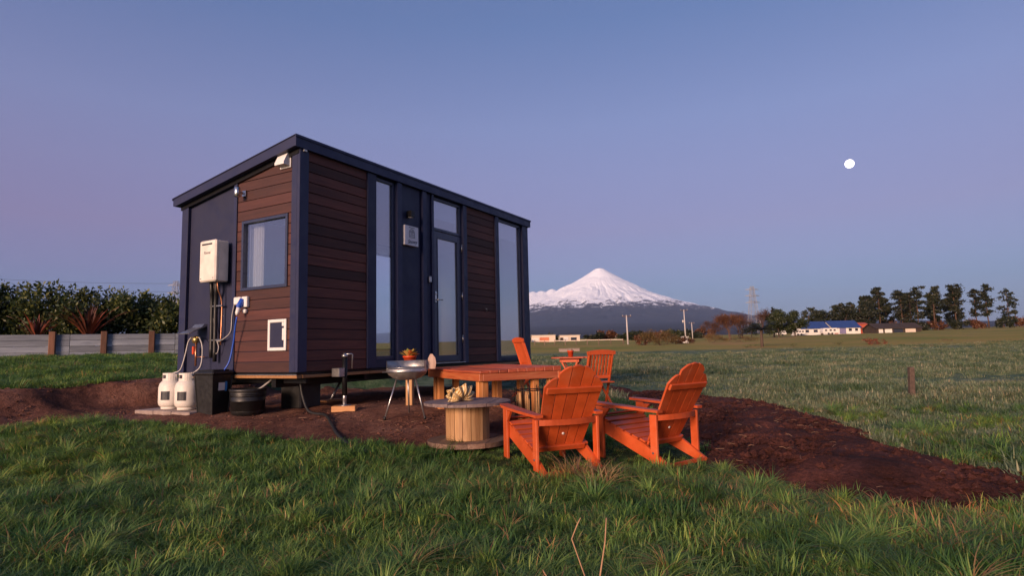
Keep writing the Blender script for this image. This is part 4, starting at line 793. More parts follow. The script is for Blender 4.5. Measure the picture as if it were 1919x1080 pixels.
for i in range(12):
    t = -3.9 + i * 1.12; off = 1.6 + rs_.uniform(-.3, .4); base = ra + rdir * t + Vector((-rdir.y, rdir.x, 0)) * off; hgt = 1.98 - .055 * i + rs_.uniform(-.14, .14)
    zg = ZB0 + .4
    e = empty('hedge_shrub', (base.x, base.y, zg), 0, 'leafy evergreen hedge shrub above the retaining wall, number %s from the left' % NUMS[i], 'shrub', 'hedge shrubs above the retaining wall')
    bl_ = [(rs_.uniform(-.7, .7), rs_.uniform(-.5, .5), rs_.uniform(.0, hgt - .4), rs_.uniform(.35, .7), rs_.uniform(.35, .6), rs_.uniform(.25, .45)) for _ in range(24)] + [(rs_.uniform(-.7, .7), rs_.uniform(-.3, .3), hgt - .22, .14, .14, .34) for _ in range(8)]
    leaf_mesh('foliage', blob_points(bl_, 1500, 50 + i, .25), .125, M_LEAFH, e, 60 + i, .45, up=.5)
    m = MB()
    for q in range(4): m.tube([(rs_.uniform(-.3, .3), rs_.uniform(-.2, .2), -.5), (rs_.uniform(-.6, .6), rs_.uniform(-.3, .3), hgt - .4)], .03, 5, .01)
    m.build('stem', M_BARK, e)
def flax(base, n, L, label, seed, mat=M_FLAX):
    e = empty('flax_plant', base, 0, label, 'flax', 'flax plants by the wall'); r = random.Random(seed); V = []; F = []; T = []
    for k in range(n):
        a = r.random() * 6.283; spread = r.uniform(.1, .75); l = L * r.uniform(.6, 1.1); w = .035 * r.uniform(.7, 1.3); d = Vector((math.cos(a), math.sin(a), 0)); s_ = Vector((-d.y, d.x, 0)); o = len(V); tn_ = r.random() ** 2
        for j in range(5):
            t = j / 4; p = d * (spread * l * t * (.7 + .5 * t)) + Vector((0, 0, l * t * (1 - .25 * spread * t * t - .1 * t))); ww = w * (1 - t ** 3)
            V += [p - s_ * ww, p + s_ * ww + Vector((0, 0, .01))]; T += [tn_, tn_]
        F += [(o + 2 * j, o + 2 * j + 1, o + 2 * j + 3, o + 2 * j + 2) for j in range(4)]
    ob = meshobj('leaves', [tuple(v) for v in V], F, mat, False, e); at_ = ob.data.attributes.new('tone', 'FLOAT', 'POINT'); at_.data.foreach_set('value', np.array(T, 'f'))
    return e
fp = ra + rdir * 2.9 + Vector((-rdir.y, rdir.x, 0)) * .45; flax((fp.x, fp.y, ZB0 + .45), 60, 1.25, 'large bronze red flax plant behind the retaining wall', 31)
fp = ra + rdir * 1.7 + Vector((-rdir.y, rdir.x, 0)) * .4; flax((fp.x, fp.y, ZB0 + .45), 26, 1.0, 'smaller red leaved flax left of the large bronze one', 32)

# ------------------------------------------------------------------ fence stake, dry stems
fx, fy = WXY(6.81, 10.46); m = MB(); m.box(-.045, .045, -.04, .04, -.1, .55, .008); m.box(-.05, -.046, -.02, .02, .4, .43, .001); o = m.build('fence_stake', M_BARK); o.location = (fx, fy, gzs(fx, fy)); o.rotation_euler = (rad(2), rad(-1.5), .4); tag(o, 'short dark wooden stake standing alone in the frosty field', 'stake')
M_STRAW = plain('dry_straw', (.42, .24, .13), .7, 0, .15, 30)
def stem(pts, label):
    m = MB(); m.smooth = True; P3 = [(*WXY(a, d), z) for a, d, z in pts]; g = gzs(P3[0][0], P3[0][1]); m.tube([(x, y, z + g) for x, y, z in P3], .004, 6, .0022); tag(m.build('dry_stem', M_STRAW), label, 'stem', 'dry grass stems in the foreground')
stem([(.265, 2.45, 0), (.265, 2.46, .10), (.215, 2.48, .25), (.24, 2.5, .30), (.255, 2.5, .325)], 'bent straw stem in front, the kinked one in the middle')
stem([(.315, 2.45, 0), (.32, 2.46, .12), (.345, 2.47, .24), (.355, 2.48, .33)], 'straight straw stem in front, tallest on the right')
stem([(.16, 2.5, 0), (.13, 2.5, .07), (.095, 2.5, .125), (.10, 2.5, .10), (.098, 2.5, .05)], 'short broken straw stem in front on the left')

# ------------------------------------------------------------------ far things: farm buildings, poles, pylons
def at3(lat, d, z=None): x, y = WXY(lat, d); return (x, y, gzs(x, y) if z is None else z)
M_FARW = plain('farm_white_wall', (.72, .68, .62), .7, 0, .06, .5); M_FARB = plain('blue_roof_iron', (.03, .06, .19), .4, 0, .1, .5); M_FARR = plain('red_shed_iron', (.45, .09, .04), .6, 0, .1, .4); M_FARD = plain('dark_barn_boards', (.045, .03, .022), .8, 0, .2, .6); M_FARG = plain('grey_roof_iron', (.36, .34, .33), .5, 0.2, .1, .4); M_FARO = plain('orange_door_iron', (.55, .16, .07), .6, 0, .1, .5)
M_DGLASS = plain('dark_window_glass', (.03, .035, .05), .1, 0, .1, 2); M_FARC = plain('cream_wall', (.62, .52, .42), .7, 0, .06, .5)
def gable(name, lat, d, w, dep, eave, ridge, wall, roofm, label, openings=(), cat='house', ov=.35, rz=0.0, gr='farm buildings across the field', skill=False):
    e = empty(name, at3(lat, d), YAW - math.pi / 2 + rz, label, cat, gr)      # local x = image right, local -y faces the camera
    m = MB()
    if skill: m.prism([(-dep / 2, -.4), (dep / 2, -.4), (dep / 2, eave), (-dep / 2, ridge)], 'x', -w / 2, w / 2)
    else: m.prism([(-dep / 2, -.4), (dep / 2, -.4), (dep / 2, eave), (0, ridge - .12), (-dep / 2, eave)], 'x', -w / 2, w / 2)
    m.build('wall', wall, e)
    sl_ = (ridge - eave) / (dep / 2); m = MB()
    if skill: m.prism([(-dep / 2 - ov, ridge + .06), (dep / 2 + ov, eave + .06), (dep / 2 + ov, eave + .2), (-dep / 2 - ov, ridge + .2)], 'x', -w / 2 - ov, w / 2 + ov)
    else: m.prism([(-dep / 2 - ov, eave - ov * sl_), (0, ridge), (dep / 2 + ov, eave - ov * sl_), (dep / 2 + ov, eave - ov * sl_ + .16), (0, ridge + .18), (-dep / 2 - ov, eave - ov * sl_ + .16)], 'x', -w / 2 - ov, w / 2 + ov)
    m.build('roof', roofm, e)
    for (nm, x0, x1, z0, z1, mt) in openings:
        m = MB(); m.box(x0, x1, -dep / 2 - .06, -dep / 2 - .005, z0, z1, .01); o = m.build(nm, mt, e)
        if nm == 'window': m = MB(); m.box(x0 + .1, x1 - .1, -dep / 2 - .08, -dep / 2 - .061, z0 + .1, z1 - .1); m.build('pane', M_DGLASS, o)
    return e
W_ = 'window'
gable('farm_house', 104.3, 212, 9.4, 8, 2.3, 4.6, M_FARW, M_FARB, 'white farmhouse with blue roof partly behind the dark tree', [(W_, -3.6, -2.2, .8, 1.9, M_FARW), (W_, -.8, .8, .8, 1.9, M_FARW), ('door', 1.7, 2.6, 0, 2.0, M_FARD), (W_, 3.2, 4.3, .8, 1.9, M_FARW)])
gable('farm_house', 115.0, 212, 9.6, 8, 2.2, 4.5, M_FARW, M_FARB, 'white farmhouse with blue roof beside the red shed', [('garage_door', -2.4, -.2, 0, 2.0, plain('lilac_door', (.2, .18, .3), .5)), ('door', -4.2, -3.0, 0, 1.9, M_FARR), (W_, .6, 1.9, .8, 1.9, M_FARW), (W_, 2.8, 4.0, .8, 1.9, M_FARW)])
gable('red_shed', 121.6, 211, 2.9, 4, 3.0, 3.6, M_FARR, M_FARR, 'small red iron shed at the end of the white farmhouse', [('door', -.6, .5, 0, 2.0, M_FARD)], 'shed', .12)
gable('dark_barn', 127.5, 203, 14.5, 7, 1.6, 3.1, M_FARD, M_FARD, 'long low dark barn under the pine trees', [('bay', -6.6, -5.2, 0, 1.3, M_FARW), ('bay', -4.6, -2.2, 0, 1.35, M_FARW), ('bay', -1.6, 1.4, 0, 1.2, M_DGLASS), ('bay', 2.2, 5.6, 0, 1.2, M_FARC)], 'barn', .6)
gable('milking_shed', 11.0, 222, 8.6, 7, 1.6, 2.35, M_FARC, M_FARG, 'cream farm shed with an orange door far behind the house corner', [('door', -1.4, 2.0, 0, 1.6, M_FARO), ('bay', -4.2, -1.8, .1, 1.2, M_FARW)], 'shed', .3, 0, skill=True)
gable('pole_shed', 21.4, 231, 7.6, 6, 1.4, 2.1, M_FARC, M_FARG, 'low pole shed with a white door right of the cream shed', [('door', -2.2, -.6, 0, 1.5, M_FARW), ('bay', .4, 2.6, .1, 1.3, M_DGLASS), ('bay', -3.6, -2.5, .1, 1.3, M_FARD)], 'shed', .3, 0, skill=True)
gable('yard_shed', 3.0, 214, 5.0, 5, 1.2, 1.7, M_FARW, M_FARG, 'low white shed nearest the tiny house corner in the distance', [('door', -.5, .7, 0, 1.1, M_FARD)], 'shed', .2, 0, skill=True)
def caravan(lat, d, w, h, label):
    e = empty('parked_caravan', at3(lat, d), YAW - math.pi / 2, label, 'caravan', 'white vehicles by the farmhouse'); m = MB(); m.prism([(-w / 2, .45), (-w / 2 - .1, 1.2), (-w / 2 + .25, h), (w / 2 - .3, h), (w / 2 + .1, h * .6), (w / 2, .45)], 'y', -1, 1); m.build('body', M_FARW, e)
    for x0 in (-w * .36, -.3, w * .2): m = MB(); m.box(x0, x0 + .7, -1.04, -1.005, h * .55, h * .8, .02); m.build('window', M_DGLASS, e)
    for x0 in (-.7, .5): m = MB(); m.smooth = True; m.lathe([(0, -.1), (.3, -.1), (.33, 0), (.3, .1), (0, .1)], 14, M=Matrix.Translation((x0, -1.0, .33)) @ Matrix.Rotation(rad(90), 4, 'X')); m.build('wheel', M_BLACK, e)
caravan(104.2, 199, 5.0, 2.1, 'white caravan parked in front of the left blue roofed farmhouse'); caravan(96.5, 204, 3.4, 1.9, 'small white van parked left of the farmhouses'); caravan(91.0, 206, 3.6, 1.7, 'white car under the dark round tree')
M_POLEW = plain('concrete_pole', (.5, .46, .44), .8, 0, .1, 1)
def power_pole(lat, d, h, label, trans=False):
    e = empty('power_pole', at3(lat, d), YAW - math.pi / 2, label, 'power pole', 'power poles across the field'); m = MB(); m.smooth = True; m.tube([(0, 0, -.3), (-.10, 0, h)], .17, 8, .11); m.build('pole', M_POLEW, e)
    m = MB(); m.box(-.85, .75, -.06, .06, h - .25, h - .12, .01); m.build('crossarm', M_TRUNKP, e)
    for x0 in (-.8, -.1, .65): m = MB(); m.smooth = True; m.lathe([(0, 0), (.06, 0), (.08, .08), (.04, .2), (0, .2)], 8, (x0, 0, h - .12)); m.build('insulator', M_POLEW, e)
    if trans: m = MB(); m.smooth = True; m.lathe([(0, 0), (.2, 0), (.2, .6), (0, .6)], 10, (-.42, 0, h * .58)); m.build('transformer', M_POLEW, e)
power_pole(20.9, 110, 5.3, 'white power pole standing right of the mountain at the field edge'); power_pole(40.0, 140, 7.2, 'white power pole with transformer above the pump cabinet', True); power_pole(56.5, 190, 5.0, 'small far power pole left of the rusty bare tree')
o = MB(); o.box(-.65, .65, -.5, .5, -.2, 1.15, .02); o.box(-.72, .72, -.57, .57, 1.151, 1.22, .02); o = o.build('pump_cabinet', M_FARW); o.location = at3(32.1, 113); o.rotation_euler = (0, 0, YAW); tag(o, 'white pump cabinet beside the reed bank', 'cabinet')
def rail_fence(l0, d0, l1, d1, label, n):
    a = Vector(at3(l0, d0)); b = Vector(at3(l1, d1)); e = empty('rail_fence', a, 0, label, 'fence')
    for k in range(n + 1): p = a.lerp(b, k / n); z = gzs(p.x, p.y) - a.z; m = MB(); m.box(p.x - a.x - .06, p.x - a.x + .06, p.y - a.y - .06, p.y - a.y + .06, z - .3, z + 1.1, .01); m.build('post', M_OLDWOOD, e)
    for k in range(n):
        p = a.lerp(b, k / n); q = a.lerp(b, (k + 1) / n); m = MB(); m.beam((p.x - a.x, p.y - a.y, gzs(p.x, p.y) - a.z + .9), (q.x - a.x, q.y - a.y, gzs(q.x, q.y) - a.z + .9), .09, .14, c=0); m.build('rail', M_FARC, e)
rail_fence(4.6, 128, 20.4, 112, 'pale rail fence at the far edge of the frosty field', 8)
def trough(lat, d, w, label): o = MB(); o.box(-w / 2, w / 2, -.5, .5, -.1, .35, .04); o.box(-w / 2 - .06, w / 2 + .06, -.56, .56, .351, .42, .02); o = o.build('water_trough', M_CONC); o.location = at3(lat, d); o.rotation_euler = (0, 0, YAW - math.pi / 2); tag(o, label, 'trough', 'troughs in the field')
trough(7.2, 78, 2.6, 'long grey stock trough lying in the frosty field')
M_PYL = plain('weathered_lattice', (.30, .30, .32), .8, 0, .1, 1)
def pylon(lat, d, h, label, z0=None, rz=0.0):
    e = empty('power_pylon', at3(lat, d, z0), YAW - math.pi / 2 + rz, label, 'pylon', 'steel lattice pylons'); m = MB(); lv = [0, .16, .32, .46, .58, .68, .78, .88, 1.0]; wd = lambda t: (.085 * (1 - t) + .028) * h
    cs = [(-1, -1), (1, -1), (1, 1), (-1, 1)]
    for a, b in zip(lv[:-1], lv[1:]):
        for k in range(4):
            x0, y0 = cs[k]; x1, y1 = cs[(k + 1) % 4]; m.tube([(x0 * wd(a), y0 * wd(a), a * h), (x0 * wd(b), y0 * wd(b), b * h)], .2, 4); m.tube([(x0 * wd(a), y0 * wd(a), a * h), (x1 * wd(b), y1 * wd(b), b * h)], .11, 3); m.tube([(x1 * wd(a), y1 * wd(a), a * h), (x0 * wd(b), y0 * wd(b), b * h)], .11, 3); m.tube([(x0 * wd(b), y0 * wd(b), b * h), (x1 * wd(b), y1 * wd(b), b * h)], .11, 3)
    m.build('lattice_tower', M_PYL, e)
    for t, w in ((.66, .15), (.80, .15), (.93, .14)):
        m = MB()
        for s in (-1, 1): m.tube([(0, -wd(t), t * h), (s * w * h, 0, t * h)], .22, 3); m.tube([(0, wd(t), t * h), (s * w * h, 0, t * h)], .22, 3); m.tube([(0, 0, (t + .035) * h), (s * w * h, 0, t * h)], .22, 3)
        m.build('cross_arm', M_PYL, e)
    return e
pylon(240.3, 600, 48, 'grey lattice power pylon above the trees right of the mountain'); pylon(-281, 500, 50, 'lattice power pylon showing at the left edge of the house', 14.0)
# wires of the left line
for k, (dz, dl) in enumerate(((0.0, 0), (-7, 0), (-14, 3), (-16, -3))):
    a = Vector((*WXY(-281 + dl, 500), 62 + dz)); b = Vector((*WXY(-640, 610), 96 + dz)); m = MB(); pts = []
    for j in range(13): t = j / 12; p = a.lerp(b, t); p.z -= 14 * 4 * t * (1 - t) * .25; pts.append(p)
    m.tube(pts, .10, 4); tag(m.build('power_line', M_RUBBER), ['uppermost', 'second', 'third', 'lowest'][k] + ' power line sagging across the sky at the left', 'power line', 'power lines at the left')

# ------------------------------------------------------------------ far trees and bushes
def pine(lat, d, h, label, seed, bare=.35, w=.2, gr='tall pines behind the barn'):
    r = random.Random(seed); e = empty('pine_tree', at3(lat, d), r.random() * 6, label, 'pine tree', gr); m = MB(); m.smooth = True; lean = r.uniform(-.04, .04) * h
    m.tube([(0, 0, -.5), (lean * .4, 0, h * .45), (lean, lean * .3, h * .97)], h * .016, 6, h * .004); BL = []
    z = bare * h
    while z < h * 1.0:
        t = (z / h - bare) / (1 - bare); n = r.choice((2, 3, 3)); rad_ = h * w * (1.05 - .55 * t) * (.55 if t < .12 else 1)
        for q in range(n):
            a = r.random() * 6.283; l = rad_ * r.uniform(.35, 1.0); bx_, by_ = l * math.cos(a), l * math.sin(a); zz = z + l * r.uniform(.1, .35); m.tube([(lean * z / h, 0, z), (bx_ * .6, by_ * .6, z + (zz - z) * .7), (bx_, by_, zz)], h * .005, 3, h * .002)
            BL.append((bx_, by_, zz, h * r.uniform(.05, .10), h * r.uniform(.05, .10), h * r.uniform(.022, .045)))
            if r.random() < .6: BL.append((bx_ * .55, by_ * .55, zz + h * .01, h * .05, h * .05, h * .03))
        z += h * r.uniform(.045, .085)
    BL.append((lean, 0, h, h * .05, h * .05, h * .04)); m.build('trunk', M_TRUNKP, e); leaf_mesh('crown', blob_points(BL, 60 if w < .29 else 130, seed, .1), h * (.045 if w < .29 else .058), M_PINE, e, seed + 9, .45, up=.3); return e
order = ['first', 'second', 'third', 'fourth', 'fifth', 'sixth', 'seventh', 'eighth', 'ninth', 'tenth', 'eleventh', 'twelfth', 'thirteenth']
tall = [(155.5, 255, 17.8), (159.5, 262, 18.6), (163, 252, 15.6), (168.5, 262, 17.2), (171.5, 255, 18.0), (176, 266, 16.2), (179, 256, 17.6), (184, 262, 16.8), (187, 254, 18.2), (193.5, 263, 17.4), (197, 256, 16.4), (206, 261, 18.2), (210, 255, 16.0)]
for i, (la, d, h) in enumerate(tall): pine(la, d, h, 'tall pine in the row behind the barn, %s from its left end' % order[i], 100 + i, [.26, .34, .18, .40, .30, .22, .36, .28, .42, .24, .33, .3, .2][i], [.24, .21, .27, .19, .25, .28, .2, .26, .22, .25, .2, .24, .28][i])
short = [(118, 240, 10.2), (123, 243, 9.0), (129.5, 241, 10.8), (134, 246, 11.6), (138.5, 240, 10.4), (143, 245, 11.2), (147, 250, 12.2), (152, 256, 12.8), (126, 250, 9.6)]
for i, (la, d, h) in enumerate(short): pine(la, d, h, 'shorter pine behind the blue roofed farmhouses, %s of that clump' % order[i], 130 + i, .12 + .05 * (i % 4), .36, 'shorter pines behind the farmhouses')
for i, (la, d, h) in enumerate([(153, 272, 13.0), (162, 275, 15.5), (170, 274, 14.6), (181, 276, 16.4), (190, 273, 15.0), (201, 275, 16.2), (122, 252, 8.6), (141, 254, 10.8)]):
    pine(la, d, h, 'pine in the second row behind, %s from its left end' % order[i] if i < 6 else ['far low pine left of the farmhouse clump', 'far pine in the middle of the farmhouse clump'][i - 6], 160 + i, .15, .30, 'back row of pines')
def round_tree(lat, d, h, w, mat, label, seed, name='broadleaf_tree', cat='tree', per=60, lsz=.055, gr='trees along the far field edge'):
    r = random.Random(seed); e = empty(name, at3(lat, d), 0, label, cat, gr); m = MB(); m.tube([(0, 0, -.4), (0, 0, h * .4)], h * .03, 6, h * .02); BL = []
    for q in range(14):
        a = r.random() * 6.283; l = w * r.uniform(.1, .42); zz = h * r.uniform(.25, .82) ; BL.append((l * math.cos(a), l * math.sin(a), zz, w * r.uniform(.13, .24), w * r.uniform(.13, .24), h * r.uniform(.09, .18))); m.tube([(0, 0, h * .3), BL[-1][:3]], h * .012, 4, h * .004)
    BL += [(r.uniform(-.15, .15) * w, 0, h * .88, w * .18, w * .18, h * .12)]; m.build('trunk', M_BARK, e); leaf_mesh('crown', blob_points(BL, per, seed, .35), h * lsz, mat, e, seed + 1, .6); return e
round_tree(66.0, 150, 7.0, 8.0, M_LEAFD, 'round dark green tree left of the farmhouses', 201, per=260); round_tree(71.0, 152, 6.8, 7.0, M_LEAFD, 'second round dark tree just beside the farmhouses', 202, per=260); round_tree(69.2, 160, 8.0, 3.0, M_PINE, 'narrow pointed conifer rising between the round dark trees', 203, per=260)
round_tree(121.5, 236, 9.6, 9.0, M_PINE, 'rounded dark shelter tree rising behind the left blue roof', 205, per=130); round_tree(131.0, 238, 10.6, 11.0, M_PINE, 'widest dark shelter tree above the gap between the farmhouses and barn', 206, per=130); round_tree(140.0, 240, 9.8, 9.0, M_PINE, 'dark shelter tree behind the red shed', 207, per=130)
round_tree(58.5, 148, 4.0, 5.0, M_LEAFD, 'low dark tree behind the tree fern', 204, per=260)
def bare_tree(lat, d, h, w, label, seed, fuzz=700, name='bare_tree', cat='bare tree', gr='bare winter trees'):
    r = random.Random(seed); e = empty(name, at3(lat, d), 0, label, cat, gr); m = MB(); tips = []
    def br(p, dr, l, rad0, lv):
        q = p + dr * l; m.tube([p, p.lerp(q, .5) + Vector((r.uniform(-1, 1), r.uniform(-1, 1), 0)) * l * .04, q], rad0, 4 if lv < 2 else 3, rad0 * .6); tips.append(q)
        if lv >= 4: return
        for k in range(r.choice((2, 3, 3))): nd = (dr + Vector((r.gauss(0, 1) * w, r.gauss(0, 1) * w, r.uniform(-.05, .35))) * .55).normalized(); br(q, nd, l * r.uniform(.62, .82), rad0 * .58, lv + 1)
    for k in range(3): br(Vector((r.uniform(-.3, .3), r.uniform(-.3, .3), -.2)), Vector((r.uniform(-.25, .25), r.uniform(-.25, .25), 1)).normalized(), h * .30, h * .017, 0)
    m.build('trunk', M_TWIG, e); T = np.array([tuple(t) for t in tips]); rs = np.random.RandomState(seed); fuzz *= 2; C = T[rs.randint(len(T) // 8, len(T), fuzz)] + rs.normal(size=(fuzz, 3)) * h * .05
    C[:, 2] = np.maximum(C[:, 2], .15 * h); leaf_mesh('crown', C, h * .075, M_RUST, e, seed, .10, up=.8); return e
bare_tree(46.8, 130, 6.4, .9, 'rusty brown bare tree at the field edge, widest of the bare trees', 301, 2600); bare_tree(43.5, 132, 4.6, .9, 'lower rusty bare tree left of the widest one', 302, 1500); bare_tree(57.0, 150, 6.6, .55, 'tall thin bare tree in front of the pylon', 303, 900); bare_tree(62.5, 152, 7.2, .45, 'narrow bare poplar right of the pylon', 304, 800); bare_tree(52.0, 138, 5.6, .8, 'bare tree between the widest one and the tree fern', 305, 1200)
# tree fern standing at the pasture edge
tf = empty('tree_fern', at3(30.85, 75), 0, 'dark tree fern with a thin trunk and arching fronds', 'tree fern'); m = MB(); m.smooth = True; m.tube([(0, 0, -.2), (.06, 0, 1.2), (0, 0, 2.2)], .19, 8, .15); m.build('trunk', M_BARK, tf)
r = random.Random(8); V = []; F = []; T = []
for k in range(40):
    a = r.random() * 6.283; L = r.uniform(1.7, 2.9); el = r.uniform(.35, 1.15); d = Vector((math.cos(a), math.sin(a), 0)); s_ = Vector((-d.y, d.x, 0)); prev = None; tn_ = r.random()
    for j in range(10):
        t = j / 9; p = Vector((0, 0, 2.15)) + d * (L * t) + Vector((0, 0, L * (el * t - .75 * t * t))); w = .48 * math.sin(math.pi * min(1, t * .9 + .1)) + .02
        for q in (-1, 1): o = len(V); V += [p, p + d * .26, p + s_ * q * w + d * .15 - Vector((0, 0, .10))]; F.append((o, o + 1, o + 2)); T += [tn_] * 3
ob = meshobj('fronds', [tuple(v) for v in V], F, M_FERN, False, tf); at_ = ob.data.attributes.new('tone', 'FLOAT', 'POINT'); at_.data.foreach_set('value', np.array(T, 'f'))
def bush(lat, d, h, w, mat, label, seed, per=150, lsz=.14, name='bush', cat='bush', gr='bushes at the field edge', flat=1.0, asp=.5, up=0.0):
    r = random.Random(seed); e = empty(name, at3(lat, d), YAW - math.pi / 2, label, cat, gr); BL = [(r.uniform(-.42, .42) * w, r.uniform(-.2, .2) * w * flat, h * r.uniform(.2, .7), w * r.uniform(.10, .2), w * .16 * flat, h * r.uniform(.2, .32)) for _ in range(12)]
    leaf_mesh('foliage', blob_points(BL, per * 2.2, seed, .1), h * lsz * 1.25, mat, e, seed, asp, up=up); m = MB(); 
    for q in range(5): m.tube([(r.uniform(-.2, .2) * w, 0, -.1), (r.uniform(-.4, .4) * w, 0, h * .6)], h * .02, 4, h * .008)
    m.build('stem', M_TWIG, e); return e
bush(41.9, 70, .85, 2.6, M_FLAX, 'dark red bush in the pasture below the farm', 401, 160); bush(33.3, 72, .5, 1.3, M_LEAFH, 'small green bush right of the tree fern', 402); bush(38.3, 71, .5, 1.4, M_LEAFH, 'small bush left of the dark red one', 403); bush(28.9, 74, .45, 2.2, M_LEAFH, 'low green tussock left of the tree fern', 404); bush(52.0, 72, .4, 2.6, M_TAN, 'flat dry bush at the right of the pasture', 405)
bush(24.3, 100, 2.9, 6.5, M_TAN, 'tall dry reed bank between the two power poles', 411, 130, .12, asp=.12, up=1.8); bush(21.9, 102, 2.2, 3.4, M_RUST, 'rusty shrub just right of the first power pole', 412, 130, .10); bush(29.2, 104, 1.5, 4.0, M_RUST, 'low rusty shrubs beside the pump cabinet', 413, 120); bush(34.5, 104, 1.7, 5.0, M_TAN, 'dry tan reeds right of the pump cabinet', 414, 120, .14, asp=.15, up=1.5); bush(39.5, 106, 1.2, 7.0, M_TAN, 'long low dry hedge running to the bare trees', 415, 110, .14, asp=.15, up=1.2)
dark = [(12.0, 236), (26.5, 200), (31.5, 205), (37, 198), (42.5, 204), (48, 200), (54, 206), (60, 203), (66, 207), (5.5, 238), (16, 240), (21, 243)]
for i, (la, d) in enumerate(dark): bush(la, d, [3.4, 3.2, 3.9, 3.0, 3.6, 3.3, 3.8, 3.4, 3.7, 2.6, 3.6, 3.0][i], [6, 7, 7, 7, 7, 7, 8, 8, 8, 5, 6, 6][i], [M_LEAFD, M_PINE, M_RUST][i % 3] if i not in (0, 9) else M_LEAFD, 'dark shelter belt tree in the far row, ' + ['behind the pole shed', 'first past the sheds', 'second past the sheds', 'third past the sheds', 'fourth past the sheds', 'fifth past the sheds', 'sixth past the sheds', 'seventh past the sheds', 'eighth past the sheds', 'behind the cream shed', 'between the two sheds', 'right of the pole shed'][i], 430 + i, 60, .16, 'shelter_belt_tree', 'tree', 'far shelter belt trees')

# ------------------------------------------------------------------ the volcano
def fbm(X, Y, s, seed, oct=7, g=.52):
    return fn(X, Y, s, seed)
pkx, pky = WXY(2499, 17000); NR, NT = 260, 640
rr_ = np.concatenate([[0.0], np.geomspace(40, 14000, NR - 1)]); th = np.linspace(0, 2 * np.pi, NT, endpoint=False)
RR, TH = np.meshgrid(rr_, th, indexing='ij'); MX_ = pkx + RR * np.cos(TH); MY_ = pky + RR * np.sin(TH)
prof = np.interp(RR, [0, 120, 550, 1145, 1660, 2180, 2775, 3370, 4115, 5600, 8600, 11000, 14000], [2240, 2215, 1940, 1625, 1360, 1165, 984, 835, 667, 452, 285, 150, 20])
rock0 = fn(MX_, MY_, 1 / 700.0, 19); TH = TH + .10 * rock0 + .05 * fn(MX_, MY_, 1 / 230.0, 29); rsm = np.random.RandomState(4); gul = np.zeros_like(RR)
for k, a in ((9, .5), (17, .8), (29, .7), (47, .5), (83, .35), (131, .2)): ph = rsm.rand() * 6.28; gul += a * np.abs(np.sin(TH * k / 2 + ph + .5 * np.sin(RR / 420 + ph) + .25 * np.sin(RR / 150 + 2 * ph)))
gamp = 62 * ss(200, 2200, RR) * (1 - ss(3500, 7500, RR)); rock = fn(MX_, MY_, 1 / 260.0, 9)
Hm = prof + gamp * (gul - 1.9) * .45 + 34 * rock * ss(150, 1100, RR) * (1 - .6 * ss(3000, 6000, RR))
LX, LDd = LD(MX_, MY_); 
for (pl, pd_, ph_, sl_) in ((560, 16800, 1590, .55), (830, 16850, 1600, .5), (1120, 16900, 1640, .55)):
    r2 = np.hypot(LX - pl, LDd - pd_); h2 = ph_ - sl_ * np.maximum(r2 - 60, 0) * (1 - .25 * ss(500, 2500, r2)) + 20 * rock; Hm = np.maximum(Hm, h2)
Hm = np.maximum(Hm, 20) 
def mountain_mat():
    m, t, b = newmat('volcano_snow_and_bush'); g = N(t, 'ShaderNodeNewGeometry'); sp_ = N(t, 'ShaderNodeSeparateXYZ'); t.links.new(g.outputs['Position'], sp_.inputs[0]); sn = N(t, 'ShaderNodeSeparateXYZ'); t.links.new(g.outputs['Normal'], sn.inputs[0])
    v = coords(t); n1 = tnoise(t, v, 1 / 240.0, 9, .68, .8); n2 = tnoise(t, v, 1 / 60.0, 5, .65)
    def mth(op, a, c, clamp=False):
        n = N(t, 'ShaderNodeMath', operation=op, use_clamp=clamp)
        for i, s in ((0, a), (1, c)):
            if isinstance(s, (int, float)): n.inputs[i].default_value = s
            else: t.links.new(s, n.inputs[i])
        return n.outputs[0]
    h = mth('ADD', sp_.outputs['Z'], mth('MULTIPLY', mth('SUBTRACT', n1, .5), 1300)); h = mth('ADD', h, mth('MULTIPLY', mth('SUBTRACT', n2, .5), 380))
    sf = N(t, 'ShaderNodeMapRange'); sf.inputs[1].default_value = 1000; sf.inputs[2].default_value = 1130; t.links.new(h, sf.inputs[0])
    bushc = ramp(t, n1, [(.35, (.018, .018, .018)), (.65, (.04, .034, .032))]); rockc = ramp(t, n2, [(.35, (.03, .024, .026)), (.65, (.075, .055, .05))])
    hi = N(t, 'ShaderNodeMapRange'); hi.inputs[1].default_value = 800; hi.inputs[2].default_value = 1100; t.links.new(sp_.outputs['Z'], hi.inputs[0])
    c = mixc(t, hi.outputs[0], bushc, rockc); c = mixc(t, sf.outputs[0], c, (.84, .88, .94)); t.links.new(c, b.inputs['Base Color']); b.inputs['Roughness'].default_value = .85; b.inputs['Specular IOR Level'].default_value = .1
    bump(t, b, n2, .5, 25.0); return m
MV = np.stack([MX_, MY_, Hm], -1).reshape(-1, 3); mountain = meshobj('mountain', MV.tolist(), gridfaces(NR, NT, True).tolist(), mountain_mat()); tag(mountain, 'snow capped volcano rising behind the field', kind='structure')
# moon
mo, t_, b_ = newmat('moon_glow'); b_.inputs['Base Color'].default_value = (.8, .78, .75, 1); b_.inputs['Emission Color'].default_value = (1, .97, .92, 1); b_.inputs['Emission Strength'].default_value = 1.6
m = MB(); m.smooth = True; mr0 = 222.0; m.lathe([(mr0 * math.sin(math.pi * k / 40) + (1e-7), -mr0 * math.cos(math.pi * k / 40)) for k in range(41)], 72); o = m.build('moon', mo); mp = Vector((CAMX + 1156.04, CAMY - 13.73, CAMZ + 301.4)); mp = Vector((CAMX, CAMY, CAMZ)) + (mp - Vector((CAMX, CAMY, CAMZ))).normalized() * 36000; o.location = mp; tag(o, 'bright white full moon in the lavender sky', 'moon')

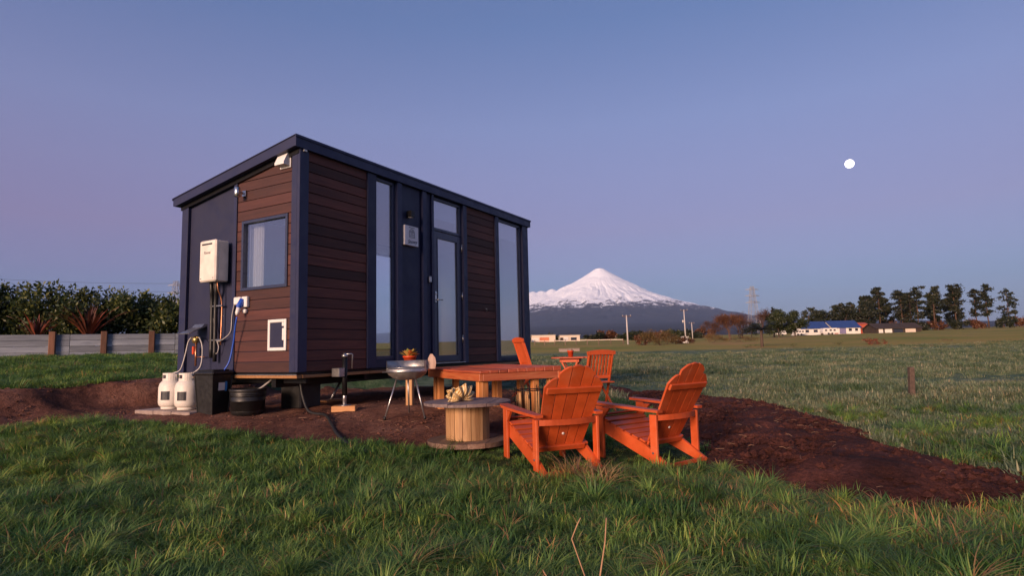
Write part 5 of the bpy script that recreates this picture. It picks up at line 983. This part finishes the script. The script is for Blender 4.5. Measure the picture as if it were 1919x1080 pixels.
# ------------------------------------------------------------------ haze (dawn air between here and the mountain)
hz = MB(); hz.box(-33500, 33500, -33500, 33500, -1.2, 2420)
hzm = bpy.data.materials.new('dawn_air'); hzm.use_nodes = True; t_ = hzm.node_tree; t_.nodes.clear(); o_ = N(t_, 'ShaderNodeOutputMaterial'); pv = N(t_, 'ShaderNodeVolumePrincipled')
pv.inputs['Color'].default_value = (.42, .60, 1.0, 1); pv.inputs['Density'].default_value = 2.9e-5; pv.inputs['Anisotropy'].default_value = 0.0; t_.links.new(pv.outputs[0], o_.inputs['Volume'])
haze = hz.build('haze', hzm); tag(haze, 'thin blue dawn haze over the plain', kind='stuff')

# ------------------------------------------------------------------ grass
def grass_mat():
    m, t, b = newmat('grass_blade'); at_ = N(t, 'ShaderNodeAttribute', attribute_name='tone'); oi = N(t, 'ShaderNodeObjectInfo'); g = N(t, 'ShaderNodeNewGeometry')
    c = ramp(t, at_.outputs['Fac'], [(0.0, (.055, .13, .04)), (.35, (.12, .225, .06)), (.62, (.215, .32, .08)), (.80, (.31, .29, .11)), (.90, (.40, .25, .12)), (1.0, (.42, .20, .10))])
    pr = ramp(t, oi.outputs['Random'], [(0, (.50, .60, .58)), (.45, (.95, .98, 1)), (.85, (1.25, 1.2, 1.0)), (1, (1.75, 1.55, 1.2))]); c = mixc(t, 1.0, c, pr, 'MULTIPLY')
    n2 = tnoise(t, None, .8, 3); gp = g.outputs['Position']; n2 = N(t, 'ShaderNodeTexNoise'); n2.inputs['Scale'].default_value = .9; n2.inputs['Detail'].default_value = 3; t.links.new(gp, n2.inputs['Vector'])
    big = ramp(t, n2.outputs['Fac'], [(.32, (.55, .72, .6)), (.5, (1, 1, 1)), (.68, (1.25, 1.15, .95))]); c = mixc(t, 1.0, c, big, 'MULTIPLY')
    t.links.new(c, b.inputs['Base Color']); b.inputs['Roughness'].default_value = .5; b.inputs['Specular IOR Level'].default_value = .35
    tr = N(t, 'ShaderNodeBsdfTranslucent'); t.links.new(c, tr.inputs[0]); mx = N(t, 'ShaderNodeMixShader'); mx.inputs[0].default_value = .3; o = t.nodes['Material Output']; t.links.new(b.outputs[0], mx.inputs[1]); t.links.new(tr.outputs[0], mx.inputs[2]); t.links.new(mx.outputs[0], o.inputs['Surface']); return m
def frost_mat():
    m, t, b = newmat('frosted_blade'); at_ = N(t, 'ShaderNodeAttribute', attribute_name='tone'); oi = N(t, 'ShaderNodeObjectInfo')
    gq = N(t, 'ShaderNodeNewGeometry'); nq = N(t, 'ShaderNodeTexNoise'); nq.inputs['Scale'].default_value = .45; nq.inputs['Detail'].default_value = 4; t.links.new(gq.outputs['Position'], nq.inputs['Vector'])
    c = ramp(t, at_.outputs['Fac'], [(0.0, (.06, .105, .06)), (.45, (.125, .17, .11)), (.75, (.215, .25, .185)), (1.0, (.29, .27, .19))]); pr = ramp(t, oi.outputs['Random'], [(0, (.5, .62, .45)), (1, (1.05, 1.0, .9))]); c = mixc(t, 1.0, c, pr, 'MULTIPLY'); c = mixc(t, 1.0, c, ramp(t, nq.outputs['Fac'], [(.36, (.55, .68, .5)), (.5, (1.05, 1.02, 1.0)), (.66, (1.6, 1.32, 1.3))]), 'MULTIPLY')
    t.links.new(c, b.inputs['Base Color']); b.inputs['Roughness'].default_value = .7; return m
M_GRASS, M_FROST = grass_mat(), frost_mat()
def clump(name, seed, n, h, spread, mat, straw=.06, wd=.0035, lean=.5, segs=4):
    rs = np.random.RandomState(seed); V = []; F = []; T = []
    for k in range(n):
        a = rs.rand() * 6.283; r0 = spread * math.sqrt(rs.rand()); bx_, by_ = r0 * math.cos(a), r0 * math.sin(a); a2 = a + rs.normal() * .8; ln = lean * rs.uniform(.2, 1.3); L = h * rs.uniform(.45, 1.15); w = wd * rs.uniform(.7, 1.4)
        d = (math.cos(a2), math.sin(a2)); s_ = (-d[1], d[0]); tn_ = rs.uniform(.82, 1.0) if rs.rand() < straw else np.clip(rs.normal(.38, .2), 0, .78); o = len(V)
        for j in range(segs + 1):
            t = j / segs; cu = ln * t * t; px = bx_ + d[0] * L * cu; py = by_ + d[1] * L * cu; pz = L * (t - .35 * ln * t * t * t); ww = w * (1 - t ** 2.2)
            if j == segs: V.append((px, py, pz)); T.append(tn_)
            else: V += [(px - s_[0] * ww, py - s_[1] * ww, pz), (px + s_[0] * ww, py + s_[1] * ww, pz)]; T += [tn_, tn_]
        for j in range(segs - 1): F.append((o + 2 * j, o + 2 * j + 1, o + 2 * j + 3, o + 2 * j + 2))
        F.append((o + 2 * segs - 2, o + 2 * segs - 1, o + 2 * segs))
    me = bpy.data.meshes.new(name); me.from_pydata(V, [], F); me.materials.append(mat); at_ = me.attributes.new('tone', 'FLOAT', 'POINT'); at_.data.foreach_set('value', np.array(T, 'f')); me.polygons.foreach_set('use_smooth', [True] * len(F))
    return bpy.data.objects.new(name, me)
def scatter(name, P, scl, idx, tilt, sources, label, seed):
    rs = np.random.RandomState(seed); n = len(P); me = bpy.data.meshes.new(name); me.from_pydata(P.tolist(), [], [])
    for nm, ty, v in (('scl', 'FLOAT', scl), ('idx', 'INT', idx)): at_ = me.attributes.new(nm, ty, 'POINT'); at_.data.foreach_set('value', v.astype('f' if ty == 'FLOAT' else 'i'))
    rot = np.stack([rs.normal(size=n) * tilt, rs.normal(size=n) * tilt, rs.rand(n) * 6.283], 1); at_ = me.attributes.new('rot', 'FLOAT_VECTOR', 'POINT'); at_.data.foreach_set('vector', rot.astype('f').ravel())
    o = bpy.data.objects.new(name, me); COL.objects.link(o); src = bpy.data.collections.new(name + '_tufts'); [src.objects.link(q) for q in sources]
    ng = bpy.data.node_groups.new(name + '_nodes', 'GeometryNodeTree'); ng.interface.new_socket('Geometry', in_out='INPUT', socket_type='NodeSocketGeometry'); ng.interface.new_socket('Geometry', in_out='OUTPUT', socket_type='NodeSocketGeometry')
    gi = N(ng, 'NodeGroupInput'); go = N(ng, 'NodeGroupOutput'); ip = N(ng, 'GeometryNodeInstanceOnPoints'); ci = N(ng, 'GeometryNodeCollectionInfo'); ci.inputs['Collection'].default_value = src; ci.inputs['Separate Children'].default_value = True; ci.inputs['Reset Children'].default_value = True
    def na(nm, ty): q = N(ng, 'GeometryNodeInputNamedAttribute', data_type=ty); q.inputs['Name'].default_value = nm; return [x for x in q.outputs if x.enabled and x.name == 'Attribute'][0]
    ng.links.new(gi.outputs[0], ip.inputs['Points']); ng.links.new(ci.outputs[0], ip.inputs['Instance']); ip.inputs['Pick Instance'].default_value = True
    ng.links.new(na('idx', 'INT'), ip.inputs['Instance Index']); ng.links.new(na('rot', 'FLOAT_VECTOR'), ip.inputs['Rotation']); ng.links.new(na('scl', 'FLOAT'), ip.inputs['Scale']); ng.links.new(ip.outputs[0], go.inputs[0])
    md = o.modifiers.new('tufts', 'NODES'); md.node_group = ng; return tag(o, label, kind='stuff')
rsg = np.random.RandomState(77)
def field(n, dmin, dmax, spread, pw=1.0):
    d = dmin + (dmax - dmin) * rsg.rand(n) ** pw; lat = (rsg.rand(n) * 2 - 1) * (spread * d + .8); x = CAMX + lat * R2[0] + d * F2[0]; y = CAMY + lat * R2[1] + d * F2[1]; return x, y, lat, d
def free(x, y, edge=.06):
    ok = (pad_s(x, y) < edge * rsg.rand(len(x))) & (bed_s(x, y) < edge * 2 * rsg.rand(len(x)) - .02); inside = (x > -.1) & (x < 6.2) & (y > -.1) & (y < 2.5); return ok & ~inside
# near lawn
A = [clump('grass_tuft', 500 + i, 60, [.085, .105, .12, .15, .07, .12][i], [.10, .11, .12, .10, .13, .12][i], M_GRASS, [.02, .03, .06, .03, .01, .28][i], .0034, [1.0, 1.2, 1.0, .9, 1.3, 1.3][i]) for i in range(6)]
def beyond(x, y): return ((x - 1.0) * 6.0 - (y + 6.5) * 8.4) / 10.3        # metres past the dug strip, into the frosty field
x, y, lat, d = field(30000, 1.5, 11.5, .95, .8); ok = free(x, y) & ((beyond(x, y) < 0) | (rsg.rand(len(x)) < .07)); big = fn(x, y, 1.1, 15); x, y, d, big = x[ok], y[ok], d[ok], big[ok]
n = len(x); sc = (.55 + .6 * rsg.rand(n)) * (1 + .35 * np.clip(big, -1.2, 1.4)); near_soil = np.maximum(pad_s(x, y), bed_s(x, y)); sc *= np.where(near_soil > -.35, .75, 1.0); idx = rsg.choice(6, n, p=[.24, .24, .16, .06, .24, .06]); idx = np.where((fn(x, y, 1.9, 25) > .95) & (rsg.rand(n) < .5), 5, idx)
lat_, d_ = LD(x, y); sc *= np.where((np.hypot(x + .29, y + 3.555) < .7) | (np.hypot(x - .41, y + 4.22) < .7), .45, 1.0); dry = (np.hypot((lat_ - 2.05) * .85, (d_ - 4.15) * .9) < .95 + .35 * wob(5 * x, 5 * y)) & (rsg.rand(n) < .62); idx = np.where(dry, 5, idx)
scatter('lawn_grass', np.stack([x, y, gz(x, y) - .01], 1), sc, idx, .16, A, 'thick green grass with dry blades in the foreground', 1)
T_ = [clump('tussock', 560 + i, 150, [.20, .24, .17, .21][i], [.05, .06, .06, .05][i], M_GRASS, [.01, .03, .06, .4][i], .0036, [1.5, 1.3, 1.7, 1.6][i], 6) for i in range(4)]
x, y, lat, d = field(3600, 1.6, 9.0, .95, .85); ok = free(x, y, -.05) & (fn(x, y, 2.3, 35) > -.1) & (np.maximum(pad_s(x, y), bed_s(x, y)) < -.12) & (np.hypot(x + .29, y + 3.55) > .75) & (np.hypot(x - .41, y + 4.22) > .75); x, y, d = x[ok], y[ok], d[ok]; n = len(x)
scatter('tussock_grass', np.stack([x, y, gz(x, y) - .01], 1), (.38 + .45 * rsg.rand(n) ** 1.5), rsg.choice(4, n, p=[.36, .30, .24, .10]), .25, T_, 'longer drooping grass tussocks in the foreground', 4)
cx_, cy_ = WXY(.50, 4.62); k = 9; px2 = cx_ + rsg.normal(size=k) * .16; py2 = cy_ + rsg.normal(size=k) * .12
DT = [clump('dry_tussock', 580, 90, .2, .09, M_GRASS, .85, .004, 1.3, 5)]; scatter('dry_tussock_grass', np.stack([px2, py2, gz(px2, py2) - .01], 1), .7 + .5 * rsg.rand(k), np.zeros(k, int), .2, DT, 'rust coloured dead grass clump behind the nearest armchair', 5)
# bank behind, and frosty field
B = [clump('field_tuft', 540 + i, 46, [.07, .09, .12, .10][i], [.2, .22, .2, .16][i], M_FROST, [.05, .1, .2, .1][i], .005, .9, 3) for i in range(4)]
x, y, lat, d = field(34000, 6.2, 64, .98, 1.9); ok = free(x, y) & ~((lat < -1.5) & (y > 3.0)) & (lat > 0.2 - 0.6 * np.maximum(0, d - 14)) & ((d > 10.5) | (lat > 3.2) | (rsg.rand(len(x)) < ss(6.5, 10.5, d))); x, y, d = x[ok], y[ok], d[ok]; x3, y3, l3, d3 = field(9000, 3.8, 11.5, .98, .8); k3 = free(x3, y3) & (beyond(x3, y3) > -.1); x, y, d = np.concatenate([x, x3[k3]]), np.concatenate([y, y3[k3]]), np.concatenate([d, d3[k3]]); n = len(x)
fp_ = fn(x, y, .55, 45); kp = rsg.rand(n) < np.clip(.75 + .5 * fp_, .15, 1); x, y, d, fp_ = x[kp], y[kp], d[kp], fp_[kp]; n = len(x)
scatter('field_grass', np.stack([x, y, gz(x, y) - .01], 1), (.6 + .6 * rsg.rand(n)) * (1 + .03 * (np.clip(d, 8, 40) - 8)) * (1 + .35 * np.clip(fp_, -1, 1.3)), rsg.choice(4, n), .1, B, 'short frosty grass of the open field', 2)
x = rsg.uniform(-6, 9, 9000); y = rsg.uniform(4.0, 14.5, 9000); ok = free(x, y) & (y > 3.9); x, y = x[ok], y[ok]; n = len(x)
scatter('bank_grass', np.stack([x, y, gz(x, y) - .01], 1), .8 + .5 * rsg.rand(n), rsg.choice(6, n, p=[.3, .25, .1, .02, .3, .03]), .12, A, 'green grass on the bank behind the house', 3)

rl = random.Random(91); mb = MB()
for poly, sf_, lift, n in ((PAD, pad_s, .02, 300), (BED, bed_s, .115, 320)):
    k = 0
    while k < n:
        x = rl.uniform(min(p[0] for p in poly), max(p[0] for p in poly)); y = rl.uniform(min(p[1] for p in poly), max(p[1] for p in poly)); la, d = LD(x, y)
        if float(sf_(x, y)) < .02 or d > 14 or (0 < x < 6 and .2 < y < 2.4): k += .2; continue
        a = rl.random() * 6.283; L = rl.uniform(.03, .11); z = gzs(x, y) + (lift if lift < .1 else .02 + .11 * float(ss(0, .6, bed_s(x, y)))); dx, dy = math.cos(a) * L, math.sin(a) * L; w = .0025
        nx, ny = -dy / L * w, dx / L * w; z1 = z + rl.uniform(-.01, .02); zm = (z + z1) / 2 + rl.uniform(0, .01); mb.tube([(x, y, z), (x + dx * .5 + nx * 2, y + dy * .5 + ny * 2, zm), (x + dx, y + dy, z1)], .0017, 3); k += 1
tag(mb.build('straw_litter', plain('dead_straw_bits', (.26, .15, .09), .8, 0, .2, 9)), 'bits of dry straw and grass lying on the bare soil', kind='stuff')
for i, (la, d, h, w) in enumerate([(160, 250, 4.5, 7), (168, 249, 5.2, 8), (176.5, 251, 4.2, 8), (185, 250, 5.0, 8), (194, 252, 4.4, 9), (203, 250, 5.0, 9), (213, 251, 4.5, 9)]):
    bush(la, d, h, w, [M_RUST, M_PINE][i % 2], 'low scrub under the tall pine row, %s clump from the left' % order[i], 470 + i, 30, .14, 'scrub', 'scrub', 'scrub under the tall pines')
